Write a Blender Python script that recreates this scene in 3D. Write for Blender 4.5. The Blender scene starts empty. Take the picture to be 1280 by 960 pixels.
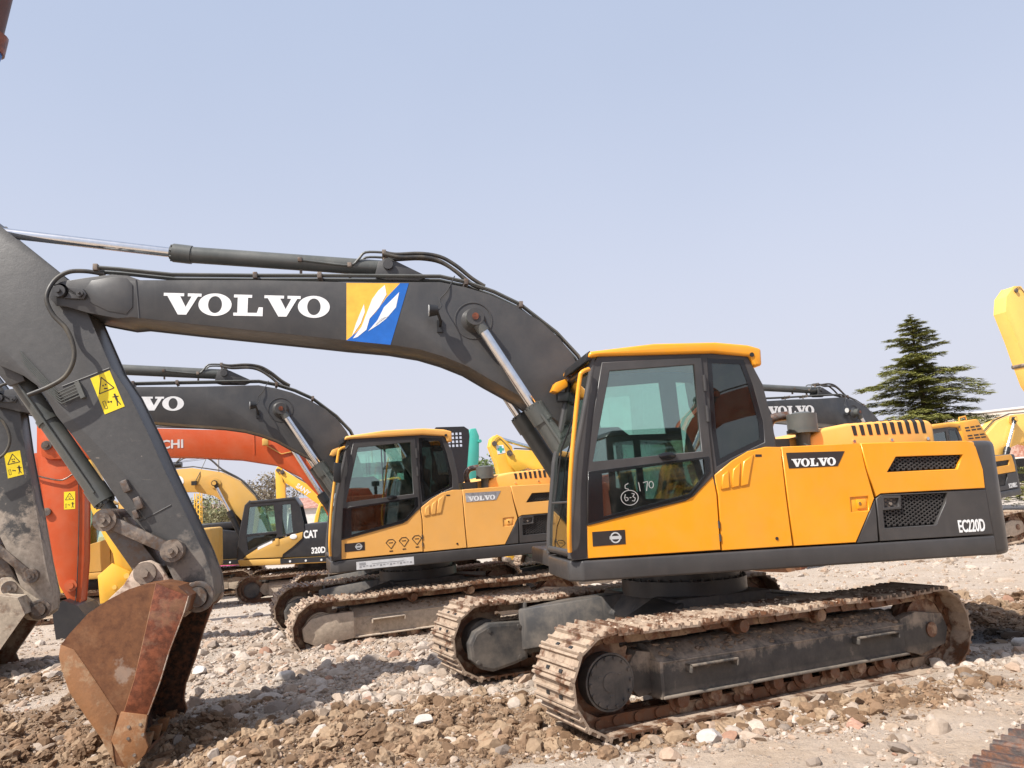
"""Excavator yard, built object by object. Side profiles below are in metres in each machine's own frame:
(x forward, z up), origin on the ground under its swing centre; FR holds each machine's orientation and position."""
import bpy, bmesh, math, random
import numpy as np
from mathutils import Vector, Matrix
from math import pi, sin, cos, radians, hypot
random.seed(7); rs = np.random.RandomState(5)
SC = bpy.context.scene
COL = SC.collection

# ------------------------------------------------------------------ camera
def make_camera():
    cd = bpy.data.cameras.new("camera"); cam = bpy.data.objects.new("camera", cd); COL.objects.link(cam)
    r0 = Vector((1,0,0)); f0 = Vector((0,cos(PITCH),sin(PITCH))); u0 = Vector((0,-sin(PITCH),cos(PITCH)))
    c, s = cos(ROLL), sin(ROLL)
    R = r0*c - u0*s; U = r0*s + u0*c
    m = Matrix((R, U, -f0)).transposed().to_4x4(); m.translation = Vector((0,0,CAMH))
    cam.matrix_world = m
    cd.sensor_width = 36; cd.lens = FPX/1280*36; cd.clip_start = .05; cd.clip_end = 4000
    SC.camera = cam

# ------------------------------------------------------------------ materials
class NT:
    def __init__(s, name):
        m = bpy.data.materials.new(name); m.use_nodes = True; s.m = m; s.t = m.node_tree; s.n = s.t.nodes; s.l = s.t.links
        s.b = s.n["Principled BSDF"]; s.tc = s.n.new("ShaderNodeTexCoord")
    def noise(s, scale, detail=4, rough=.55, coord='Object', vec=None, dist=0):
        n = s.n.new("ShaderNodeTexNoise"); n.inputs["Scale"].default_value = scale; n.inputs["Detail"].default_value = detail
        n.inputs["Roughness"].default_value = rough; n.inputs["Distortion"].default_value = dist
        s.l.new(vec if vec else s.tc.outputs[coord], n.inputs["Vector"]); return n.outputs["Fac"]
    def scaled(s, sx, sy, sz, coord='Object'):
        n = s.n.new("ShaderNodeMapping"); n.inputs["Scale"].default_value = (sx, sy, sz); s.l.new(s.tc.outputs[coord], n.inputs["Vector"]); return n.outputs["Vector"]
    def ramp(s, fac, a, b, c0=(0,0,0,1), c1=(1,1,1,1)):
        n = s.n.new("ShaderNodeValToRGB"); e = n.color_ramp.elements; e[0].position = a; e[1].position = b; e[0].color = c0; e[1].color = c1
        s.l.new(fac, n.inputs["Fac"]); return n.outputs["Color"]
    def mix(s, fac, a, b, mode='MIX'):
        n = s.n.new("ShaderNodeMix"); n.data_type = 'RGBA'; n.blend_type = mode
        for i, v in ((0, fac), (6, a), (7, b)):
            if isinstance(v, (int, float)): n.inputs[i].default_value = v
            elif isinstance(v, tuple): n.inputs[i].default_value = (*v[:3], 1)
            else: s.l.new(v, n.inputs[i])
        return n.outputs[2]
    def math(s, op, a, b):
        n = s.n.new("ShaderNodeMath"); n.operation = op
        for i, v in ((0, a), (1, b)):
            if isinstance(v, (int, float)): n.inputs[i].default_value = v
            else: s.l.new(v, n.inputs[i])
        return n.outputs[0]
    def maprange(s, v, a, b, c=0, d=1):
        n = s.n.new("ShaderNodeMapRange"); s.l.new(v, n.inputs[0])
        for i, x in zip((1,2,3,4), (a,b,c,d)): n.inputs[i].default_value = x
        return n.outputs[0]
    def sep(s, coord='Object'):
        n = s.n.new("ShaderNodeSeparateXYZ"); s.l.new(s.tc.outputs[coord], n.inputs[0]); return n.outputs
    def bump(s, h, strength=.3, dist=.01):
        n = s.n.new("ShaderNodeBump"); n.inputs["Strength"].default_value = strength; n.inputs["Distance"].default_value = dist
        s.l.new(h, n.inputs["Height"]); s.l.new(n.outputs[0], s.b.inputs["Normal"])
    def out(s, color=None, rough=None, metal=None):
        for k, v in (("Base Color", color), ("Roughness", rough), ("Metallic", metal)):
            if v is None: continue
            if isinstance(v, (int, float)): s.b.inputs[k].default_value = v
            elif isinstance(v, tuple): s.b.inputs[k].default_value = (*v[:3], 1)
            else: s.l.new(v, s.b.inputs[k])
        return s.m
_MC = {}
def paint(name, col, rough=.4, dust=.25, dustcol=(.33,.27,.21), scuff=.0, var=.12, chips=0, chipcol=(.18,.08,.04), metal=0, coat=0):
    """vehicle paint with cloudy fading, settled dust, scuffs and rust chips"""
    if name in _MC: return _MC[name]
    t = NT(name)
    base = t.mix(t.ramp(t.noise(1.7, 5), .3, .7), tuple(c*(1-var) for c in col), tuple(min(1, c*(1+var)) for c in col))
    d = t.ramp(t.noise(3.1, 8, .65), .42, .75)
    st = t.ramp(t.noise(1, 6, .6, vec=t.scaled(14, 14, 1.2)), .5, .75)
    d2 = t.math('MULTIPLY', t.math('MAXIMUM', d, t.math('MULTIPLY', st, .6)), dust)
    c = t.mix(d2, base, dustcol)
    if chips:
        ch = t.ramp(t.noise(9, 9, .72), .62-.1*chips, .64-.1*chips)
        ch = t.math('MULTIPLY', ch, t.ramp(t.noise(1.3, 3), .4, .6))
        c = t.mix(ch, c, chipcol)
    if scuff:
        sc = t.ramp(t.noise(1, 9, .75, vec=t.scaled(6, 6, 40), dist=.6), .66, .7)
        sc = t.math('MULTIPLY', t.math('MULTIPLY', sc, t.ramp(t.noise(2.2, 3), .5, .62)), scuff)
        c = t.mix(sc, c, (.5,.45,.38))
    r = t.maprange(t.math('ADD', t.noise(6, 6), d2), .3, 1.1, rough*.8, min(1, rough*1.5))
    t.bump(t.noise(55, 4, .7), .06, .004)
    t.out(c, r, metal)
    if coat: t.b.inputs["Coat Weight"].default_value = coat; t.b.inputs["Coat Roughness"].default_value = .15
    _MC[name] = t.m; return t.m
def plain(name, col, rough=.5, metal=0, emit=None):
    if name in _MC: return _MC[name]
    t = NT(name)
    c = t.mix(t.ramp(t.noise(12, 5), .35, .7), tuple(c*.9 for c in col), tuple(min(1, c*1.08) for c in col))
    t.out(c, t.maprange(t.noise(9, 4), .3, .7, rough*.85, min(1, rough*1.15)), metal); _MC[name] = t.m; return t.m
def muddy(name, steel, mud, amount=.5, rough=.75, rust=(.16,.065,.03), metal=.3, bands=None):
    """worn steel, rusty, caked with dry mud"""
    if name in _MC: return _MC[name]
    t = NT(name)
    n1 = t.noise(4.5, 9, .7); n2 = t.noise(17, 8, .7); n3 = t.noise(1.6, 4)
    c = t.mix(t.ramp(n2, .42, .6), steel, rust)
    mk = t.ramp(t.math('ADD', t.math('MULTIPLY', n1, .6), t.math('MULTIPLY', n3, .4)), .62-amount*.3, .68-amount*.3)
    mud2 = t.mix(t.ramp(n2, .3, .7), tuple(x*.72 for x in mud), tuple(min(1, x*1.2) for x in mud))
    c = t.mix(mk, c, mud2)
    t.out(c, t.maprange(mk, 0, 1, rough*.65, .95), t.math('MULTIPLY', t.maprange(mk, 0, 1, 1, 0), metal))
    t.bump(t.math('ADD', n1, t.math('MULTIPLY', n2, .5)), .55, .012)
    _MC[name] = t.m; return t.m
def glass(name, tint=(.55,.72,.66), refl=.16, dirt=.12):
    if name in _MC: return _MC[name]
    t = NT(name); o = t.n["Material Output"]; t.n.remove(t.b)
    tr = t.n.new("ShaderNodeBsdfTransparent"); tr.inputs[0].default_value = (*tint, 1)
    gl = t.n.new("ShaderNodeBsdfGlossy"); gl.inputs["Roughness"].default_value = .015; gl.inputs[0].default_value = (.9,1,.97,1)
    df = t.n.new("ShaderNodeBsdfDiffuse"); df.inputs[0].default_value = (.42,.38,.33,1)
    lw = t.n.new("ShaderNodeFresnel"); lw.inputs["IOR"].default_value = 1.52
    f = t.math('ADD', lw.outputs[0], refl)
    m1 = t.n.new("ShaderNodeMixShader"); t.l.new(f, m1.inputs[0]); t.l.new(tr.outputs[0], m1.inputs[1]); t.l.new(gl.outputs[0], m1.inputs[2])
    m2 = t.n.new("ShaderNodeMixShader"); k = t.math('MULTIPLY', t.ramp(t.noise(2.5, 8, .7), .45, .8), dirt)
    t.l.new(k, m2.inputs[0]); t.l.new(m1.outputs[0], m2.inputs[1]); t.l.new(df.outputs[0], m2.inputs[2]); t.l.new(m2.outputs[0], o.inputs[0])
    _MC[name] = t.m; return t.m

# ------------------------------------------------------------------ mesh building
class MB:
    def __init__(s): s.v = []; s.f = []; s.mi = []; s.sm = []; s.cur = 0
    def add(s, vs, fs, smooth=False):
        o = len(s.v); s.v += [tuple(v) for v in vs]
        for f in fs: s.f.append([i+o for i in f]); s.mi.append(s.cur); s.sm.append(smooth)
        return s
    def box(s, x0, x1, y0, y1, z0, z1):
        vs = [(x,y,z) for z in (z0,z1) for y in (y0,y1) for x in (x0,x1)]
        return s.add(vs, [(0,2,3,1),(4,5,7,6),(0,1,5,4),(1,3,7,5),(3,2,6,7),(2,0,4,6)])
    def obox(s, c, ex, ey, ez, hx, hy, hz):
        c = Vector(c); ex = Vector(ex).normalized(); ey = Vector(ey).normalized(); ez = Vector(ez).normalized()
        vs = [c+ex*hx*a+ey*hy*b+ez*hz*d for d in (-1,1) for b in (-1,1) for a in (-1,1)]
        return s.add(vs, [(0,2,3,1),(4,5,7,6),(0,1,5,4),(1,3,7,5),(3,2,6,7),(2,0,4,6)])
    def prism(s, poly, y0, y1, axis='y', taper=None):
        n = len(poly); a = sum(poly[i][0]*poly[(i+1)%n][1]-poly[(i+1)%n][0]*poly[i][1] for i in range(n))
        if a < 0: poly = poly[::-1]
        def P(p, y):
            return (p[0], y, p[1]) if axis == 'y' else ((y, p[0], p[1]) if axis == 'x' else (p[0], p[1], y))
        vs = [P(p, y0) for p in poly] + [P(p, y1) for p in poly]
        fs = [list(range(n)), list(range(2*n-1, n-1, -1))] + [(i, i+n, (i+1)%n+n, (i+1)%n) for i in range(n)]
        if axis != 'y': pass
        return s.add(vs, fs)
    def cyl(s, p0, p1, r, seg=20, r1=None, smooth=True, caps=True):
        p0 = Vector(p0); p1 = Vector(p1); r1 = r if r1 is None else r1
        z = (p1-p0).normalized(); x = z.orthogonal().normalized(); y = z.cross(x)
        vs = [p0+(x*cos(2*pi*i/seg)+y*sin(2*pi*i/seg))*r for i in range(seg)] + [p1+(x*cos(2*pi*i/seg)+y*sin(2*pi*i/seg))*r1 for i in range(seg)]
        s.add(vs, [(i, (i+1)%seg, (i+1)%seg+seg, i+seg) for i in range(seg)], smooth)
        if caps: s.add(vs, [list(range(seg))[::-1], list(range(seg, 2*seg))])
        return s
    def tube(s, pts, r, seg=8, close=False):
        pts = [Vector(p) for p in pts]; n = len(pts); rings = []; prev = None
        for i, p in enumerate(pts):
            t = (pts[min(i+1, n-1)]-pts[max(i-1, 0)]).normalized()
            x = (prev - t*prev.dot(t)).normalized() if prev is not None and (prev-t*prev.dot(t)).length > 1e-4 else t.orthogonal().normalized()
            prev = x; y = t.cross(x); rr = r[i] if isinstance(r, (list, tuple)) else r
            rings += [p+(x*cos(2*pi*k/seg)+y*sin(2*pi*k/seg))*rr for k in range(seg)]
        fs = [(i*seg+k, i*seg+(k+1)%seg, (i+1)*seg+(k+1)%seg, (i+1)*seg+k) for i in range(n-1) for k in range(seg)]
        s.add(rings, fs, True); s.add([rings[k] for k in range(seg)], [list(range(seg))[::-1]]); s.add(rings[-seg:], [list(range(seg))])
        return s
    def ring(s, c, axis, ro, ri, h, seg=28):
        c = Vector(c); z = Vector(axis).normalized(); x = z.orthogonal().normalized(); y = z.cross(x); vs = []
        for k in range(seg):
            d = x*cos(2*pi*k/seg)+y*sin(2*pi*k/seg)
            vs += [c+d*ri, c+d*ro, c+d*ro+z*h, c+d*ri+z*h]
        fs = []
        for k in range(seg):
            a = k*4; b = ((k+1)%seg)*4
            for j in range(4): fs.append((a+j, b+j, b+(j+1)%4, a+(j+1)%4))
        return s.add(vs, fs)
    def lathe(s, c, axis, prof, seg=24):
        c = Vector(c); z = Vector(axis).normalized(); x = z.orthogonal().normalized(); y = z.cross(x); vs = []
        for (r, h) in prof:
            vs += [c+z*h+(x*cos(2*pi*k/seg)+y*sin(2*pi*k/seg))*r for k in range(seg)]
        fs = [(i*seg+k, i*seg+(k+1)%seg, (i+1)*seg+(k+1)%seg, (i+1)*seg+k) for i in range(len(prof)-1) for k in range(seg)]
        return s.add(vs, fs, True)
    def build(s, name, mats, parent=None, bevel=0, sharp=35, seg=2, fixn=True):
        me = bpy.data.meshes.new(name); me.from_pydata(s.v, [], s.f)
        mats = mats if isinstance(mats, (list, tuple)) else [mats]
        for m in mats: me.materials.append(m)
        me.polygons.foreach_set("material_index", s.mi); me.polygons.foreach_set("use_smooth", s.sm)
        if fixn or bevel:
            bm = bmesh.new(); bm.from_mesh(me)
            bmesh.ops.recalc_face_normals(bm, faces=bm.faces)
            if bevel:
                es = [e for e in bm.edges if len(e.link_faces) == 2 and e.calc_face_angle(0) > radians(28) and not (e.link_faces[0].smooth and e.link_faces[1].smooth)]
                if es: bmesh.ops.bevel(bm, geom=es, offset=bevel, segments=seg, affect='EDGES', profile=.5, clamp_overlap=True)
                for f in bm.faces: f.smooth = True
            bm.to_mesh(me); bm.free()
        if bevel: me.set_sharp_from_angle(angle=radians(40))
        else:
            if any(s.sm): me.set_sharp_from_angle(angle=radians(50))
        return link(name, me, parent)
def link(name, data, parent=None):
    o = bpy.data.objects.new(name, data); COL.objects.link(o)
    if parent is not None: o.parent = parent
    return o
def tag(o, label=None, cat=None, group=None, kind=None):
    if label: o["label"] = label
    if cat: o["category"] = cat
    if group: o["group"] = group
    if kind: o["kind"] = kind
    return o
def empty(name, M, o):
    e = bpy.data.objects.new(name, None); COL.objects.link(e); e.empty_display_size = .3
    m = Matrix(M).to_4x4(); m.translation = Vector(o); e.matrix_world = m
    return e
def curve_mesh(name, polys, depth, bevel=0, text=None, bold=0, spacing=1.0, font_scale_x=1.0):
    """flat filled shape with holes (or text) -> mesh data in XY, thickness in Z"""
    if text is None:
        c = bpy.data.curves.new(name, 'CURVE'); c.dimensions = '2D'; c.fill_mode = 'BOTH'
        for p in polys:
            s = c.splines.new('POLY'); s.points.add(len(p)-1)
            for q, (x, y) in zip(s.points, p): q.co = (x, y, 0, 1)
            s.use_cyclic_u = True
    else:
        c = bpy.data.curves.new(name, 'FONT'); c.body = text; c.offset = bold; c.space_character = spacing; c.size = 1; c.fill_mode = 'BOTH'; c.resolution_u = 3
    c.extrude = depth/2; c.bevel_depth = bevel; c.bevel_resolution = 1
    if bevel: c.offset = c.offset - bevel
    o = bpy.data.objects.new(name, c); me = bpy.data.meshes.new_from_object(o)
    bpy.data.objects.remove(o); bpy.data.curves.remove(c)
    return me
def map_mesh(me, fn):
    n = len(me.vertices); a = np.empty(n*3); me.vertices.foreach_get("co", a); a = a.reshape(-1, 3)
    b = fn(a); me.vertices.foreach_set("co", b.astype(np.float32).ravel()); me.update(); return me
def panel(name, outer, holes, y0, y1, mat, parent, bevel=.006):
    """plate standing in the machine's side plane (x,z), thickness along y, with openings"""
    me = curve_mesh(name, [outer]+list(holes), abs(y1-y0)-2*bevel, bevel); ym = (y0+y1)/2
    map_mesh(me, lambda a: np.stack([a[:,0], ym-a[:,2], a[:,1]], 1)); me.materials.clear(); me.materials.append(mat)
    return link(name, me, parent)
def inset(poly, d):
    """shrink (d>0) a polygon"""
    n = len(poly); a = sum(poly[i][0]*poly[(i+1)%n][1]-poly[(i+1)%n][0]*poly[i][1] for i in range(n)); sg = 1 if a > 0 else -1
    out = []
    for i in range(n):
        p0, p1, p2 = [Vector((*poly[(i+k)%n], 0)) for k in (-1, 0, 1)]
        e1 = (p1-p0).normalized(); e2 = (p2-p1).normalized(); n1 = Vector((-e1.y, e1.x, 0))*sg; n2 = Vector((-e2.y, e2.x, 0))*sg
        b = (n1+n2); 
        if b.length < 1e-4: b = n1
        b.normalize(); k = d/max(.35, b.dot(n1)); q = p1+b*k; out.append((q.x, q.y))
    return out
def ell(cx, cy, rx, ry, n=28, a0=0): return [(cx+rx*cos(a0+2*pi*k/n), cy+ry*sin(a0+2*pi*k/n)) for k in range(n)]
def slab_word(word):
    """heavy slab-serif capitals V O L, drawn as outlines; returns polys and width, cap height 1"""
    x = 0; P = []
    for ch in word:
        if ch == 'V':
            P.append([(x+a, b) for a, b in [(0,1),(0,.86),(.12,.86),(.50,0),(.78,0),(1.14,.86),(1.26,.86),(1.26,1),(.80,1),(.80,.86),(.93,.86),(.745,.36),(.55,.86),(.68,.86),(.68,1)]]); x += 1.17
        elif ch == 'O':
            P.append(ell(x+.56, .5, .56, .53, 40)); P.append(ell(x+.56, .5, .235, .40, 32)[::-1]); x += 1.19
        elif ch == 'L':
            P.append([(x+a, b) for a, b in [(0,1),(0,.86),(.13,.86),(.13,.14),(0,.14),(0,0),(1.0,0),(1.0,.42),(.86,.42),(.80,.15),(.48,.15),(.48,.86),(.62,.86),(.62,1)]]); x += 1.04
    return P, x
SEGS = {'0':[[(0,0),(.5,0),(.5,1),(0,1)]], }
def block_word(word, w=.5, t=.17):
    """condensed bold capitals and digits from bars"""
    G = {'E':[(0,0,t,1),(0,0,w,t),(0,.42,w*.9,.42+t),(0,1-t,w,1)], 'C':[(0,0,t,1),(0,0,w,t),(0,1-t,w,1),(w-t,0,w,.33),(w-t,.67,w,1)],
         '2':[(0,0,w,t),(0,0,t,.5),(0,.42,w,.42+t),(w-t,.42,w,1),(0,1-t,w,1),(0,.7,t,1)], '0':[(0,0,t,1),(w-t,0,w,1),(0,0,w,t),(0,1-t,w,1)],
         'D':[(0,0,t,1),(w-t,.13,w,.87),(0,0,w-.12,t),(0,1-t,w-.12,1)], '1':[(w/2-t/2,0,w/2+t/2,1),(w/2-t,.75,w/2,.9)], 'B':[(0,0,t,1),(w-t,.06,w,.46),(w-t,.52,w,.94),(0,0,w-.06,t),(0,.42,w-.06,.42+t),(0,1-t,w-.06,1)],
         'L':[(0,0,t,1),(0,0,w,t)]}
    R = []; x = 0
    for ch in word:
        for a, b, c, d in G[ch]: R.append((x+a, b, x+c, d))
        x += (w+.1)
    return R, x-.1
def on_side(parent, name, mat, y, p0, p1, h, polys=None, width=None, rects=None, text=None, bold=.02, thick=.003):
    """lettering on the left side (seen from +y): baseline runs p0->p1 in (x,z), height h"""
    p0 = Vector((p0[0], p0[1])); p1 = Vector((p1[0], p1[1])); U = (p1-p0); L = U.length; U = U/L; V = Vector((U.y, -U.x))
    if V.y < 0: V = -V
    if rects is not None:
        mb = MB(); s = L/width
        for i, (a, b, c, d) in enumerate(rects):
            q = [p0+U*(x*s)+V*(z*h) for x, z in ((a,b),(c,b),(c,d),(a,d))]; e = i*2e-5
            mb.add([(v.x, y+thick+e, v.y) for v in q]+[(v.x, y-.001, v.y) for v in q], [(0,1,2,3),(4,5,6,7),(0,1,5,4),(1,2,6,5),(2,3,7,6),(3,0,4,7)])
        return mb.build(name, mat, parent)
    me = curve_mesh(name, polys, thick) if text is None else curve_mesh(name, None, thick, text=text, bold=bold)
    n = len(me.vertices); a = np.empty(n*3); me.vertices.foreach_get("co", a); a = a.reshape(-1,3)
    x0, x1 = a[:,0].min(), a[:,0].max(); z0, z1 = (a[:,1].min(), a[:,1].max()) if text else (0, 1)
    def fn(a):
        u = (a[:,0]-x0)/(x1-x0)*L; v = (a[:,1]-z0)/(z1-z0)*h
        return np.stack([p0.x+U.x*u+V.x*v, y+thick/2+a[:,2], p0.y+U.y*u+V.y*v], 1)
    map_mesh(me, fn); me.materials.clear(); me.materials.append(mat)
    return link(name, me, parent)
def catmull(pts, n=6):
    P = [Vector(p) for p in pts]; out = []
    for i in range(len(P)-1):
        a, b, c, d = P[max(i-1,0)], P[i], P[i+1], P[min(i+2, len(P)-1)]
        for k in range(n):
            t = k/n; out.append(.5*((2*b)+(c-a)*t+(2*a-5*b+4*c-d)*t*t+(3*b-a-3*c+d)*t**3))
    out.append(P[-1]); return out

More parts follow.
